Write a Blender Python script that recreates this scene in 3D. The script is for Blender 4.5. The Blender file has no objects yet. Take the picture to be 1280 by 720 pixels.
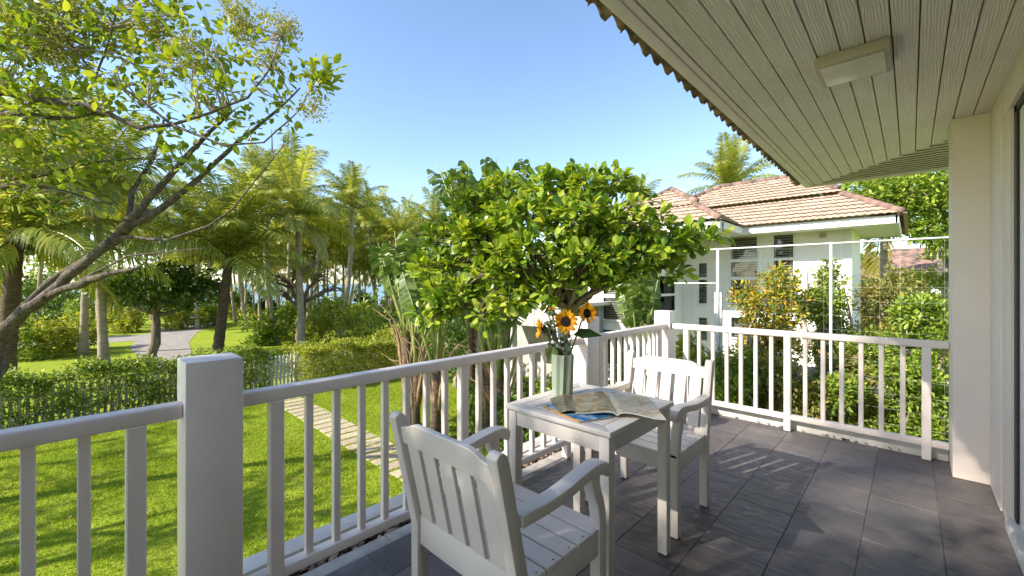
import bpy, bmesh, math, random
import numpy as np
from mathutils import Vector, Matrix
PI = math.pi
R = math.radians
scene = bpy.context.scene

# ------------------------------------------------------------------ camera, world, sun, exposure
EYE = 1.32
YAW = R(43.73)
FPX = 520.6            # focal length in pixels of a 1280 wide picture
cam_data = bpy.data.cameras.new('camera')
cam = bpy.data.objects.new('camera', cam_data)
scene.collection.objects.link(cam)
cam.location = (0, 0, EYE)
cam.rotation_euler = (R(90), 0, YAW)
cam_data.sensor_width = 36
cam_data.lens = FPX / 1280 * 36
cam_data.shift_y = -5.9 / 1280
cam_data.clip_start = 0.05
cam_data.clip_end = 6000
scene.camera = cam

SUN_EL = R(34)
SUN_AZ = Vector((-0.37, -0.93)).normalized()
SUN_DIR = Vector((SUN_AZ.x * math.cos(SUN_EL), SUN_AZ.y * math.cos(SUN_EL), math.sin(SUN_EL)))
world = bpy.data.worlds.new('World')
scene.world = world
world.use_nodes = True
wn = world.node_tree
bg = wn.nodes['Background']
sky = wn.nodes.new('ShaderNodeTexSky')
sky.sky_type = 'NISHITA'
sky.sun_disc = False
sky.sun_elevation = SUN_EL
sky.sun_rotation = math.atan2(SUN_DIR.x, SUN_DIR.y)
sky.air_density = 1.0
sky.dust_density = 0.5
sky.ozone_density = 2.2
wn.links.new(sky.outputs[0], bg.inputs[0])
bg.inputs[1].default_value = 0.15
sun_data = bpy.data.lights.new('sun', 'SUN')
sun_data.energy = 4.4
sun_data.angle = R(0.53)
sun_data.color = (1.0, 0.93, 0.80)
sun = bpy.data.objects.new('sun', sun_data)
scene.collection.objects.link(sun)
sun.rotation_euler = SUN_DIR.to_track_quat('Z', 'Y').to_euler()
sun.location = SUN_DIR * 40
vs = scene.view_settings
vs.view_transform = 'Standard'
vs.look = 'None'
vs.exposure = 1.15
vs.gamma = 1
vs.use_curve_mapping = False
scene.render.engine = 'CYCLES'
scene.cycles.max_bounces = 8
scene.cycles.transparent_max_bounces = 8

# ------------------------------------------------------------------ helpers
C = scene.collection
ORIGIN = {}
def fwd(): return np.array([-math.sin(YAW), math.cos(YAW), 0.0])
def rgt(): return np.array([math.cos(YAW), math.sin(YAW), 0.0])
def at(px, py, d):
    """point seen at a pixel of the photograph, d metres into the scene"""
    u = (px - 640) / FPX; v = -(py - 354.1) / FPX
    return np.array([0, 0, EYE]) + d * (fwd() + u * rgt() + np.array([0, 0, v]))
def ground_at(px, d, z):
    p = at(px, 354.1, d); return np.array([p[0], p[1], z])

def tag(o, label=None, cat=None, group=None, kind=None):
    if label: o['label'] = label
    if cat: o['category'] = cat
    if group: o['group'] = group
    if kind: o['kind'] = kind
    return o
def thing(name, label, cat, loc=(0, 0, 0), group=None, rotz=0):
    o = bpy.data.objects.new(name, None)
    C.objects.link(o)
    o.empty_display_size = 0.1
    o.location = loc; o.rotation_euler = (0, 0, rotz)
    ORIGIN[o.name] = np.array(loc, float)
    return tag(o, label, cat, group)
def link(name, me, parent=None, loc=(0, 0, 0)):
    o = bpy.data.objects.new(name, me)
    C.objects.link(o)
    if parent is not None: o.parent = parent
    o.location = loc
    ORIGIN[o.name] = ORIGIN.get(parent.name, np.zeros(3)) if parent is not None else np.zeros(3)
    return o
def struct(name, mb, mat):
    o = mb.build(name, mat); o['kind'] = 'structure'; return o

def np_mesh(name, V, F, mat, smooth=False):
    """V (n,3); F list of lists, or an int array (m,k)"""
    me = bpy.data.meshes.new(name)
    if isinstance(F, np.ndarray):
        m, k = F.shape
        me.vertices.add(len(V)); me.vertices.foreach_set('co', np.ascontiguousarray(V, dtype=np.float32).ravel())
        me.loops.add(m * k); me.loops.foreach_set('vertex_index', F.astype(np.int32).ravel())
        me.polygons.add(m)
        me.polygons.foreach_set('loop_start', np.arange(0, m * k, k, dtype=np.int32))
        me.polygons.foreach_set('loop_total', np.full(m, k, dtype=np.int32))
        me.update(calc_edges=True)
    else:
        me.from_pydata([tuple(v) for v in V], [], F)
    if mat: me.materials.append(mat)
    if smooth: me.polygons.foreach_set('use_smooth', np.ones(len(me.polygons), dtype=bool))
    me.update()
    return me

class MB:
    def __init__(self): self.v = []; self.f = []
    def add(self, V, F):
        n = len(self.v)
        self.v.extend([tuple(map(float, p)) for p in V]); self.f.extend([[i + n for i in q] for q in F])
        return self
    def box(self, x0, x1, y0, y1, z0, z1):
        V = [(x0,y0,z0),(x1,y0,z0),(x1,y1,z0),(x0,y1,z0),(x0,y0,z1),(x1,y0,z1),(x1,y1,z1),(x0,y1,z1)]
        return self.add(V, [(0,3,2,1),(4,5,6,7),(0,1,5,4),(1,2,6,5),(2,3,7,6),(3,0,4,7)])
    def quad(self, a, b, c, d): return self.add([a, b, c, d], [(0, 1, 2, 3)])
    def prism(self, prof, axis, a, b):
        """closed profile extruded along axis (0 x,1 y,2 z) from a to b; profile gives the other two coordinates in order"""
        n = len(prof); V = []
        for t in (a, b):
            for p in prof:
                q = [p[0], p[1]]; q.insert(axis, t); V.append(q)
        F = [[i, (i + 1) % n, n + (i + 1) % n, n + i] for i in range(n)]
        F.append(list(range(n))[::-1]); F.append([n + i for i in range(n)])
        return self.add(V, F)
    def tube(self, pts, rad, seg=8, cap=True):
        P = [np.array(p, float) for p in pts]; n = len(P)
        if not hasattr(rad, '__len__'): rad = [rad] * n
        ref = None; V = []; F = []
        for i in range(n):
            t = P[min(i + 1, n - 1)] - P[max(i - 1, 0)]
            t = t / (np.linalg.norm(t) + 1e-9)
            if ref is None:
                ref = np.cross(t, [0, 0, 1.0]) if abs(t[2]) < .9 else np.cross(t, [1.0, 0, 0])
            ref = ref - t * np.dot(ref, t); ref = ref / (np.linalg.norm(ref) + 1e-9)
            b = np.cross(t, ref)
            for k in range(seg):
                a = 2 * PI * k / seg
                V.append(P[i] + rad[i] * (math.cos(a) * ref + math.sin(a) * b))
        for i in range(n - 1):
            for k in range(seg):
                k2 = (k + 1) % seg
                F.append((i * seg + k, i * seg + k2, (i + 1) * seg + k2, (i + 1) * seg + k))
        if cap:
            F.append(tuple(range(seg))[::-1]); F.append(tuple((n - 1) * seg + k for k in range(seg)))
        return self.add(V, F)
    def lathe(self, prof, c=(0, 0, 0), seg=24, axis=None):
        V = []; F = []; n = len(prof)
        for r, z in prof:
            for k in range(seg):
                a = 2 * PI * k / seg
                V.append((c[0] + r * math.cos(a), c[1] + r * math.sin(a), c[2] + z))
        for i in range(n - 1):
            for k in range(seg):
                k2 = (k + 1) % seg
                F.append((i * seg + k, i * seg + k2, (i + 1) * seg + k2, (i + 1) * seg + k))
        return self.add(V, F)
    def mesh(self, name, mat, off=None, smooth=False, bevel=0, bseg=2):
        V = np.array(self.v, float).reshape(-1, 3)
        if off is not None: V = V - off
        me = bpy.data.meshes.new(name)
        me.from_pydata(V.tolist(), [], self.f)
        if bevel:
            bm = bmesh.new(); bm.from_mesh(me)
            ed = [e for e in bm.edges if len(e.link_faces) == 2 and e.calc_face_angle(0) > R(30)]
            bmesh.ops.bevel(bm, geom=ed, offset=bevel, segments=bseg, affect='EDGES', profile=.5, clamp_overlap=True)
            bm.to_mesh(me); bm.free()
        if mat: me.materials.append(mat)
        if smooth or bevel:
            me.polygons.foreach_set('use_smooth', np.ones(len(me.polygons), dtype=bool))
            if not smooth or bevel:
                try: me.set_sharp_from_angle(angle=R(32))
                except Exception: pass
        me.update()
        return me
    def build(self, name, mat, parent=None, smooth=False, bevel=0, bseg=2):
        off = ORIGIN[parent.name] if parent is not None else None
        return link(name, self.mesh(name, mat, off, smooth, bevel, bseg), parent)

def copy_tree(o, parent=None):
    c = o.copy(); C.objects.link(c)
    if parent is not None: c.parent = parent
    for ch in list(o.children): copy_tree(ch, c)
    return c

# ------------------------------------------------------------------ materials
def nodes_of(name):
    m = bpy.data.materials.new(name); m.use_nodes = True
    nt = m.node_tree
    return m, nt, nt.nodes['Principled BSDF'], nt.nodes['Material Output']
def nd(nt, t, **kw):
    n = nt.nodes.new(t)
    for k, v in kw.items(): setattr(n, k, v)
    return n
def mix_col(nt, fac, a, b, blend='MIX'):
    n = nd(nt, 'ShaderNodeMix', data_type='RGBA', blend_type=blend)
    for s, v in ((0, fac), (6, a), (7, b)):
        if hasattr(v, 'links') or isinstance(v, bpy.types.NodeSocket): nt.links.new(v, n.inputs[s])
        else: n.inputs[s].default_value = v if s == 0 else (*v, 1) if len(v) == 3 else v
    return n.outputs[2]
def ramp(nt, fac, stops):
    r = nd(nt, 'ShaderNodeValToRGB'); cr = r.color_ramp
    while len(cr.elements) < len(stops): cr.elements.new(.5)
    for e, (p, c) in zip(cr.elements, stops): e.position = p; e.color = (*c, 1) if len(c) == 3 else c
    nt.links.new(fac, r.inputs[0]); return r.outputs[0]
def noise(nt, vec, scale, detail=4, rough=.55, dist=0):
    n = nd(nt, 'ShaderNodeTexNoise'); n.inputs['Scale'].default_value = scale
    n.inputs['Detail'].default_value = detail; n.inputs['Roughness'].default_value = rough
    n.inputs['Distortion'].default_value = dist
    if vec is not None: nt.links.new(vec, n.inputs['Vector'])
    return n.outputs['Fac']
def pos(nt, scale=None):
    g = nd(nt, 'ShaderNodeNewGeometry').outputs['Position']
    if scale is None: return g
    m = nd(nt, 'ShaderNodeMapping'); m.inputs['Scale'].default_value = scale
    nt.links.new(g, m.inputs['Vector']); return m.outputs[0]
def bump(nt, bs, h, strength, dist=.01):
    b = nd(nt, 'ShaderNodeBump'); b.inputs['Strength'].default_value = strength; b.inputs['Distance'].default_value = dist
    nt.links.new(h, b.inputs['Height']); nt.links.new(b.outputs[0], bs.inputs['Normal'])
def simple(name, c1, c2=None, scale=6, rough=.6, bstr=0, bscale=60, stretch=None, bdist=.004, spec=.5, detail=5, lo=.35, hi=.65, objvar=0):
    m, nt, bs, out = nodes_of(name)
    v = pos(nt, stretch)
    bs.inputs['Roughness'].default_value = rough
    bs.inputs['Specular IOR Level'].default_value = spec
    if c2 is None: c2 = tuple(c * .86 for c in c1)
    col = ramp(nt, noise(nt, v, scale, detail), [(lo, c2), (hi, c1)])
    if objvar:
        oi = nd(nt, 'ShaderNodeObjectInfo')
        mr = nd(nt, 'ShaderNodeMapRange'); mr.inputs[3].default_value = 1 - objvar; mr.inputs[4].default_value = 1 + objvar
        nt.links.new(oi.outputs['Random'], mr.inputs[0])
        vm = nd(nt, 'ShaderNodeVectorMath', operation='SCALE')
        nt.links.new(col, vm.inputs[0]); nt.links.new(mr.outputs[0], vm.inputs['Scale']); col = vm.outputs[0]
    nt.links.new(col, bs.inputs['Base Color'])
    if bstr: bump(nt, bs, noise(nt, v, bscale, 4), bstr, bdist)
    return m
def leafmat(name, stops, trans=.3, rough=.42, spec=.4):
    m, nt, bs, out = nodes_of(name)
    g = nd(nt, 'ShaderNodeNewGeometry'); oi = nd(nt, 'ShaderNodeObjectInfo')
    a = nd(nt, 'ShaderNodeMath', operation='ADD'); nt.links.new(g.outputs['Random Per Island'], a.inputs[0]); nt.links.new(oi.outputs['Random'], a.inputs[1])
    fr = nd(nt, 'ShaderNodeMath', operation='FRACT'); nt.links.new(a.outputs[0], fr.inputs[0])
    col = ramp(nt, fr.outputs[0], stops)
    nt.links.new(col, bs.inputs['Base Color'])
    bs.inputs['Roughness'].default_value = rough; bs.inputs['Specular IOR Level'].default_value = spec
    tr = nd(nt, 'ShaderNodeBsdfTranslucent')
    tc = mix_col(nt, 1.0, col, (1.25, 1.2, .55), 'MULTIPLY')
    nt.links.new(tc, tr.inputs[0])
    mx = nd(nt, 'ShaderNodeMixShader'); mx.inputs[0].default_value = trans
    nt.links.new(bs.outputs[0], mx.inputs[1]); nt.links.new(tr.outputs[0], mx.inputs[2])
    nt.links.new(mx.outputs[0], out.inputs[0])
    return m

def paint(name, c1, c2, grime, rough=.42, amount=.35):
    m, nt, bs, out = nodes_of(name)
    p = pos(nt); n1 = noise(nt, p, 6, 5); n2 = noise(nt, pos(nt, (9, 9, .7)), 14, 4, .6); n3 = noise(nt, p, 2.3, 8, .72); n4 = noise(nt, p, 75, 3)
    c = ramp(nt, n1, [(.3, c2), (.7, c1)])
    c = mix_col(nt, ramp(nt, n2, [(.42, (0,) * 3), (.75, (.30,) * 3)]), c, c2)
    c = mix_col(nt, ramp(nt, n3, [(.52, (0,) * 3), (.80, (amount,) * 3)]), c, grime)
    c = mix_col(nt, ramp(nt, n4, [(.72, (0,) * 3), (.76, (.55,) * 3)]), c, grime)
    nt.links.new(c, bs.inputs['Base Color'])
    nt.links.new(ramp(nt, n1, [(.3, (rough - .08,) * 3), (.7, (rough + .14,) * 3)]), bs.inputs['Roughness'])
    bump(nt, bs, n2, .18, .0025)
    return m
M = {}
M['white'] = simple('white painted timber', (.80, .76, .71), (.73, .69, .64), scale=9, rough=.42, bstr=.12, bscale=90, stretch=(1, 1, .2))
M['white_furniture'] = paint('off white furniture paint', (.78, .705, .645), (.70, .625, .565), (.36, .30, .23))
M['rail_white'] = paint('white railing paint', (.86, .755, .70), (.80, .695, .64), (.42, .37, .31), .40, .25)
M['wall_cream'] = simple('cream wall paint', (.84, .735, .655), (.79, .685, .605), scale=4, rough=.6, bstr=.08, bscale=140)
M['concrete'] = simple('weathered kerb concrete', (.50, .46, .42), (.34, .31, .28), scale=9, rough=.85, bstr=.4, bscale=60)
M['kerb_white'] = simple('painted kerb', (.66, .63, .58), (.52, .49, .45), scale=6, rough=.75, bstr=.3, bscale=60)
M['grout'] = simple('grey tile grout', (.24, .215, .195), (.11, .10, .092), scale=20, rough=.9)
M['dark_seal'] = simple('black rubber seal', (.012, .012, .013), rough=.5)
M['dirt'] = simple('dark debris', (.05, .035, .025), (.02, .015, .012), scale=60, rough=.95)
def slate():
    m, nt, bs, out = nodes_of('dark slate floor tile')
    p = pos(nt)
    oi = nd(nt, 'ShaderNodeObjectInfo')
    off = nd(nt, 'ShaderNodeVectorMath', operation='ADD'); sc = nd(nt, 'ShaderNodeVectorMath', operation='SCALE')
    cmb = nd(nt, 'ShaderNodeCombineXYZ'); nt.links.new(oi.outputs['Random'], cmb.inputs[0]); nt.links.new(oi.outputs['Random'], cmb.inputs[2])
    nt.links.new(cmb.outputs[0], sc.inputs[0]); sc.inputs['Scale'].default_value = 37
    nt.links.new(p, off.inputs[0]); nt.links.new(sc.outputs[0], off.inputs[1])
    mp = nd(nt, 'ShaderNodeMapping'); mp.inputs['Scale'].default_value = (1, 2.6, 1); mp.inputs['Rotation'].default_value = (0, 0, .35)
    nt.links.new(off.outputs[0], mp.inputs[0])
    n1 = noise(nt, mp.outputs[0], 3.2, 8, .6, 1.2)
    n2 = noise(nt, off.outputs[0], 26, 6, .6)
    n3 = noise(nt, off.outputs[0], 1.4, 3)
    c = ramp(nt, n1, [(.3, (.070, .066, .072)), (.52, (.112, .100, .102)), (.75, (.168, .145, .140))])
    c = mix_col(nt, .35, c, ramp(nt, n3, [(.35, (.085, .076, .078)), (.65, (.17, .134, .118))]))
    mr = nd(nt, 'ShaderNodeMapRange'); mr.inputs[3].default_value = .82; mr.inputs[4].default_value = 1.18
    nt.links.new(oi.outputs['Random'], mr.inputs[0])
    vm = nd(nt, 'ShaderNodeVectorMath', operation='SCALE'); nt.links.new(c, vm.inputs[0]); nt.links.new(mr.outputs[0], vm.inputs['Scale'])
    nt.links.new(vm.outputs[0], bs.inputs['Base Color'])
    nt.links.new(ramp(nt, n2, [(.3, (.36,) * 3), (.7, (.56,) * 3)]), bs.inputs['Roughness'])
    wv = nd(nt, 'ShaderNodeTexWave'); wv.inputs['Scale'].default_value = 1.6; wv.inputs['Distortion'].default_value = 9; wv.inputs['Detail'].default_value = 4; wv.inputs['Detail Scale'].default_value = 1.4
    wv.bands_direction = 'Y'; wv.wave_profile = 'SAW'
    nt.links.new(off.outputs[0], wv.inputs['Vector'])
    a = nd(nt, 'ShaderNodeMath', operation='ADD'); nt.links.new(wv.outputs['Fac'], a.inputs[0])
    b2 = nd(nt, 'ShaderNodeMath', operation='MULTIPLY'); nt.links.new(n1, b2.inputs[0]); b2.inputs[1].default_value = 1.4
    nt.links.new(b2.outputs[0], a.inputs[1])
    b3 = nd(nt, 'ShaderNodeMath', operation='MULTIPLY_ADD'); nt.links.new(n2, b3.inputs[0]); b3.inputs[1].default_value = .25; nt.links.new(a.outputs[0], b3.inputs[2])
    bump(nt, bs, b3.outputs[0], 1.0, .011)
    return m
M['slate'] = slate()
def grainboard():
    m, nt, bs, out = nodes_of('grey white soffit board with embossed grain')
    p = pos(nt); oi = nd(nt, 'ShaderNodeObjectInfo')
    off = nd(nt, 'ShaderNodeVectorMath', operation='ADD'); cmb = nd(nt, 'ShaderNodeCombineXYZ')
    ml = nd(nt, 'ShaderNodeMath', operation='MULTIPLY'); nt.links.new(oi.outputs['Random'], ml.inputs[0]); ml.inputs[1].default_value = 50
    nt.links.new(ml.outputs[0], cmb.inputs[2]); nt.links.new(p, off.inputs[0]); nt.links.new(cmb.outputs[0], off.inputs[1])
    mp = nd(nt, 'ShaderNodeMapping'); mp.inputs['Scale'].default_value = (1, .16, 1); nt.links.new(off.outputs[0], mp.inputs[0])
    wv = nd(nt, 'ShaderNodeTexWave'); wv.bands_direction = 'X'; wv.wave_profile = 'SIN'
    wv.inputs['Scale'].default_value = 30; wv.inputs['Distortion'].default_value = 9; wv.inputs['Detail'].default_value = 3; wv.inputs['Detail Scale'].default_value = .8
    nt.links.new(mp.outputs[0], wv.inputs['Vector'])
    n = noise(nt, p, 3, 5)
    c = ramp(nt, n, [(.3, (.82, .73, .70)), (.7, (.88, .80, .77))])
    st = noise(nt, p, 1.1, 7, .7)
    c = mix_col(nt, ramp(nt, st, [(.55, (0,) * 3), (.78, (.38,) * 3)]), c, (.42, .36, .29))
    nt.links.new(c, bs.inputs['Base Color']); bs.inputs['Roughness'].default_value = .36
    bump(nt, bs, wv.outputs['Fac'], .6, .004)
    return m
M['soffit'] = grainboard()
M['soffit_plain'] = simple('soffit trim paint', (.86, .775, .735), (.81, .725, .685), scale=5, rough=.5)
M['old_tile'] = simple('weathered brown roof tile', (.34, .22, .13), (.09, .065, .048), scale=14, rough=.9, bstr=.6, bscale=60, objvar=.35)
M['lamp_body'] = simple('lamp housing', (.56, .49, .42), rough=.45)
M['lamp_cover'] = simple('frosted lamp cover', (.88, .80, .74), rough=.3)
M['curtain'] = simple('beige curtain', (.80, .72, .60), (.70, .62, .51), scale=18, rough=.9, stretch=(1, 8, .15))
def glassmat(name, tint, gl=.5):
    m, nt, bs, out = nodes_of(name)
    nt.nodes.remove(bs)
    t = nd(nt, 'ShaderNodeBsdfTransparent'); t.inputs[0].default_value = (*tint, 1)
    g = nd(nt, 'ShaderNodeBsdfGlossy'); g.inputs['Roughness'].default_value = .03
    f = nd(nt, 'ShaderNodeFresnel'); f.inputs[0].default_value = 1.5
    x = nd(nt, 'ShaderNodeMixShader'); nt.links.new(f.outputs[0], x.inputs[0]); nt.links.new(t.outputs[0], x.inputs[1]); nt.links.new(g.outputs[0], x.inputs[2])
    nt.links.new(x.outputs[0], out.inputs[0])
    return m
M['glass'] = glassmat('window glass', (.78, .80, .78))
M['glass_clear'] = glassmat('door glass', (.8, .82, .8))

# ------------------------------------------------------------------ the balcony
LAWN = -2.2
bf = MB().box(-2.24, 4.5, -4.0, 4.62, -.42, -.06)
balcony = struct('balcony_floor', bf, M['concrete'])
MB().box(-1.914, .9, -4.0, 4.465, -.06, -.0045).build('grout_bed', M['grout'], balcony)
# running bond of slate tiles
rng = random.Random(4)
tile_cache = {}
TP = .302
edges = [-1.914] + [.12 + TP * k for k in range(-6, 3)]
for r in range(len(edges) - 1):
    x0, x1 = edges[r], edges[r + 1]
    k = round((x0 - .12) / TP)
    ph = 2.50 if (k % 2 == 0) else 2.198
    if r == 0: ph = 2.198 if ((round((x1 - .12) / TP)) % 2 == 0) else 2.50
    j = math.floor((-1.2 - ph) / .61)
    while True:
        y0 = max(ph + .61 * j, -1.2); y1 = min(ph + .61 * (j + 1), 4.463); j += 1
        if y0 >= 4.45: break
        if y1 - y0 < .02: continue
        w, l = x1 - x0 - .0024, y1 - y0 - .0024
        key = (round(w, 3), round(l, 3))
        if key not in tile_cache:
            tile_cache[key] = MB().box(-w / 2, w / 2, -l / 2, l / 2, -.012, 0).mesh('tile', M['slate'], bevel=.0025, bseg=1)
        t = link('tile', tile_cache[key], balcony, ((x0 + x1) / 2, (y0 + y1) / 2, rng.uniform(-.0012, .0004)))
        t.rotation_euler = (rng.uniform(-.001, .001), rng.uniform(-.001, .001), 0)
# stone strip, pebble gutter and kerbs
for k in range(9):
    y0 = -1.6 + k * .68
    MB().box(-2.0, -1.9165, y0, min(y0 + .676, 4.42), -.06, -.004).build('edging_stone', M['concrete'], balcony, bevel=.004)
MB().box(-2.225, -2.105, -4.0, 4.62, -.06, .052).build('kerb', M['kerb_white'], balcony, bevel=.008)
MB().box(-2.105, .206, 4.468, 4.62, -.06, .085).build('kerb', M['kerb_white'], balcony, bevel=.008)
MB().box(-2.105, -2.0, -4.0, 4.468, -.055, -.045).build('gutter_bed', M['dirt'], balcony)
M['pebble'] = simple('river pebbles', (.34, .24, .17), (.10, .075, .06), scale=17, rough=.6, bstr=.2, objvar=.5)
pm = []
for v in range(4):
    bm = bmesh.new(); bmesh.ops.create_icosphere(bm, subdivisions=2, radius=1)
    rr = random.Random(v)
    s = (rr.uniform(.8, 1.2), rr.uniform(.7, 1), rr.uniform(.5, .75))
    for q in bm.verts:
        f = 1 + .12 * math.sin(3 * q.co.x + v) * math.cos(2.3 * q.co.y + 2 * v)
        q.co = Vector((q.co.x * s[0] * f, q.co.y * s[1] * f, q.co.z * s[2]))
    me = bpy.data.meshes.new('pebble'); bm.to_mesh(me); bm.free(); me.materials.append(M['pebble'])
    me.polygons.foreach_set('use_smooth', np.ones(len(me.polygons), dtype=bool)); pm.append(me)
y = .35
while y < 3.0:
    for lane in range(2):
        s = rng.uniform(.012, .026)
        o = link('pebble', pm[rng.randrange(4)], balcony, (-2.025 - lane * .045 + rng.uniform(-.012, .012), y + rng.uniform(-.02, .02), -.04 + s * .4 + rng.uniform(0, .012)))
        o.scale = (s, s, s); o.rotation_euler = (rng.uniform(-.4, .4), rng.uniform(-.4, .4), rng.uniform(0, 6))
    y += rng.uniform(.03, .055)
# leaf litter caught along the back kerb
lit = MB()
for k in range(45):
    x = rng.uniform(-1.8, .15); yy = 4.462 - abs(rng.gauss(0, .012)); s = rng.uniform(.006, .022)
    if rng.random() < .35: x = rng.choice([-1.45, -1.2, -.55, -.38, -.15]) + rng.gauss(0, .03)
    a = rng.uniform(0, 6); dx, dy = math.cos(a) * s, math.sin(a) * s
    z = .003 + rng.uniform(0, .012)
    lit.add([(x - dx, yy - dy, z), (x + dy * .5, yy - dx * .5, z + .006), (x + dx, yy + dy, z + .002), (x - dy * .5, yy + dx * .5, z + .008)], [(0, 1, 2, 3)])
tag(lit.build('leaf_litter', M['dirt'], balcony), kind='stuff')

# ------------------------------------------------------------------ railings
def rail_x(name, parent, x0, x1, y, w, z0, z1, m): return MB().box(x0, x1, y - w / 2, y + w / 2, z0, z1).build(name, m, parent, bevel=.008, bseg=3)
RX = -1.897
W = M['rail_white']
side = thing('railing', 'white timber railing with square posts running along the lawn side of the balcony', 'railing', (RX, 2.3, 0))
thin = MB().box(-.0155, .0155, -.0155, .0155, .146, .840).mesh('baluster', W, bevel=.003, bseg=1)
thick = MB().box(-.026, .026, -.026, .026, .002, .841).mesh('support_baluster', W, bevel=.004, bseg=1)
def post(parent, x0, x1, y0, y1, ztop, zb=0):
    return MB().box(x0, x1, y0, y1, zb, ztop).build('post', W, parent, bevel=.006, bseg=2)
post(side, -2.0, -1.83, .262, .438, 1.04, -.05)
post(side, -2.0, -1.83, 2.77, 2.945, 1.045, -.05)
post(side, -2.012, -1.842, 4.335, 4.505, 1.022, -.05)
for y0, y1 in ((-3.6, .2615), (.4385, 2.7695), (2.9455, 4.3345)):
    MB().box(RX - .034, RX + .033, y0, y1, .838, .893).build('top_rail', W, side, bevel=.010, bseg=3)
    MB().box(RX - .028, RX + .030, y0, y1, .104, .148).build('bottom_rail', W, side, bevel=.006, bseg=2)
def bal(parent, x, y, fat=False):
    o = link('support_baluster' if fat else 'baluster', thick if fat else thin, parent)
    p = ORIGIN[parent.name]; o.location = (x - p[0], y - p[1], 0)
for y in (.138, .567, 1.56, 2.575, 3.03, 4.18, -.86): bal(side, RX + (.008), y, True)
for y in (.016, -.1, -.225, -.35, -.475, -.60, -.73, .70, .82, .942, 1.064, 1.188, 1.312, 1.436, 1.69, 1.813, 1.937, 2.06, 2.184, 2.31, 2.44,
          3.15, 3.27, 3.39, 3.51, 3.63, 3.75, 3.87, 3.99, 4.09): bal(side, RX, y)
back = thing('railing', 'white timber railing along the far end of the balcony between corner post and cream column', 'railing', (-.8, 4.41, 0))
BY = 4.412
MB().box(-1.8415, .2065, BY - .033, BY + .034, .838, .893).build('top_rail', W, back, bevel=.010, bseg=3)
MB().box(-1.8415, .2065, BY - .030, BY + .028, .104, .148).build('bottom_rail', W, back, bevel=.006, bseg=2)
for x in (-1.69, -.796, .087): bal(back, x, BY - .008, True)
for x in (-1.565, -1.43, -1.302, -1.176, -1.05, -.923, -.665, -.54, -.414, -.29, -.167, -.042): bal(back, x, BY)

# ------------------------------------------------------------------ our own villa: column, wall, door, soffit and roof edge
villa = thing('villa', 'cream villa with grey white boarded soffit, square column and sliding glass door', 'house', (.6, 2.0, 0))
CW = M['wall_cream']
MB().box(.207, .70, 4.12, 4.52, .001, 2.4365).build('column', CW, villa, bevel=.006)
MB().box(.200, .70, 4.113, 4.527, 2.385, 2.4362).build('column_trim', CW, villa, bevel=.003)
MB().box(.376, .70, 3.70, 4.1195, .001, 2.4364).build('wall', CW, villa, bevel=.004)
MB().box(.384, .70, 3.46, 3.6995, .001, 2.26).build('door_jamb', CW, villa, bevel=.006)
MB().box(.380, .70, -3.5, 3.6992, 2.2605, 2.4363).build('door_header', CW, villa, bevel=.004)
MB().box(.400, .62, 3.385, 3.4595, .06, 2.26).build('door_seal', M['dark_seal'], villa)
MB().box(.400, .62, -3.5, 3.4595, 2.222, 2.2602).build('door_seal', M['dark_seal'], villa)
for y0, y1 in ((3.30, 3.3845), (1.55, 1.64), (-.3, -.21)):
    MB().box(.410, .46, y0, y1, .068, 2.2215).build('door_stile', M['soffit_plain'], villa, bevel=.004)
MB().box(.434, .440, -3.5, 3.2995, .07, 2.2213).build('door_pane', M['glass_clear'], villa)
MB().box(.368, .62, -3.5, 3.4592, .001, .067).build('door_sill', M['white'], villa, bevel=.006)
cm = MB(); n = 90; yy = np.linspace(-3.4, 3.35, n * 4)
xs = .62 + .03 * np.sin(yy * 42)
for i in range(len(yy) - 1):
    cm.quad((xs[i], yy[i], .02), (xs[i + 1], yy[i + 1], .02), (xs[i + 1], yy[i + 1], 2.3), (xs[i], yy[i], 2.3))
cu = cm.build('curtain', M['curtain'], None, smooth=True); tag(cu, 'beige pleated curtain behind the sliding glass door', 'curtain')
MB().box(.70, 4.5, -3.5, 4.52, .0, 2.43).build('room_wall', CW, villa)
SZ = 2.437
def diag(x): return 5.80 - (x + .784) * 1.12
i = 0; x = -.785
while x < .60:
    x0, x1 = x + .0026, x + .0879; x += .0905
    MB().prism([(x0, -3.4), (x1, -3.4), (x1, diag(x1) - .004), (x0, diag(x0) - .004)], 2, SZ, SZ + .020).build('soffit_board', M['soffit'], villa, bevel=.002, bseg=1)
M['joint_shade'] = simple('shaded soffit joint', (.34, .285, .225), (.20, .165, .13), scale=14, rough=.8)  # dark colour standing in for the shade inside the board joints
y = 5.798; k = 0
while y > 3.9:
    yj = y; y1, y0 = y - .004, y - .0865; y -= .0905
    xa = lambda yq: -.784 + (5.80 - yq) / 1.12
    if xa(y1) > 1.1: break
    MB().prism([(xa(y0) + .004, y0), (1.6, y0), (1.6, y1), (xa(y1) + .004, y1)], 2, SZ, SZ + .020).build('soffit_board', M['soffit_plain'], villa, bevel=.002, bseg=1)
    MB().box(xa(y0) + .01, 1.6, y0 - .0035, y0 - .0005, SZ - .008, SZ + .012).build('joint_shade_strip', M['joint_shade'], villa)  # added dark strip, draws the shade line of each cross joint
MB().box(-.83, 1.6, -3.4, 5.83, SZ + .029, SZ + .045).build('soffit_backing', M['joint_shade'], villa)  # backing coloured dark as the shade seen through the gaps
MB().box(-.822, -.788, -3.4, 5.80, SZ - .004, SZ + .0122).build('soffit_trim', M['soffit_plain'], villa, bevel=.003)
MB().box(-.880, -.823, -3.4, 5.862, SZ - .012, SZ + .09).build('fascia', M['soffit_plain'], villa, bevel=.004)
MB().box(-.8228, 1.6, 5.803, 5.860, SZ - .012, SZ + .09).build('fascia', M['soffit_plain'], villa, bevel=.004)
roof = MB()
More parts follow.
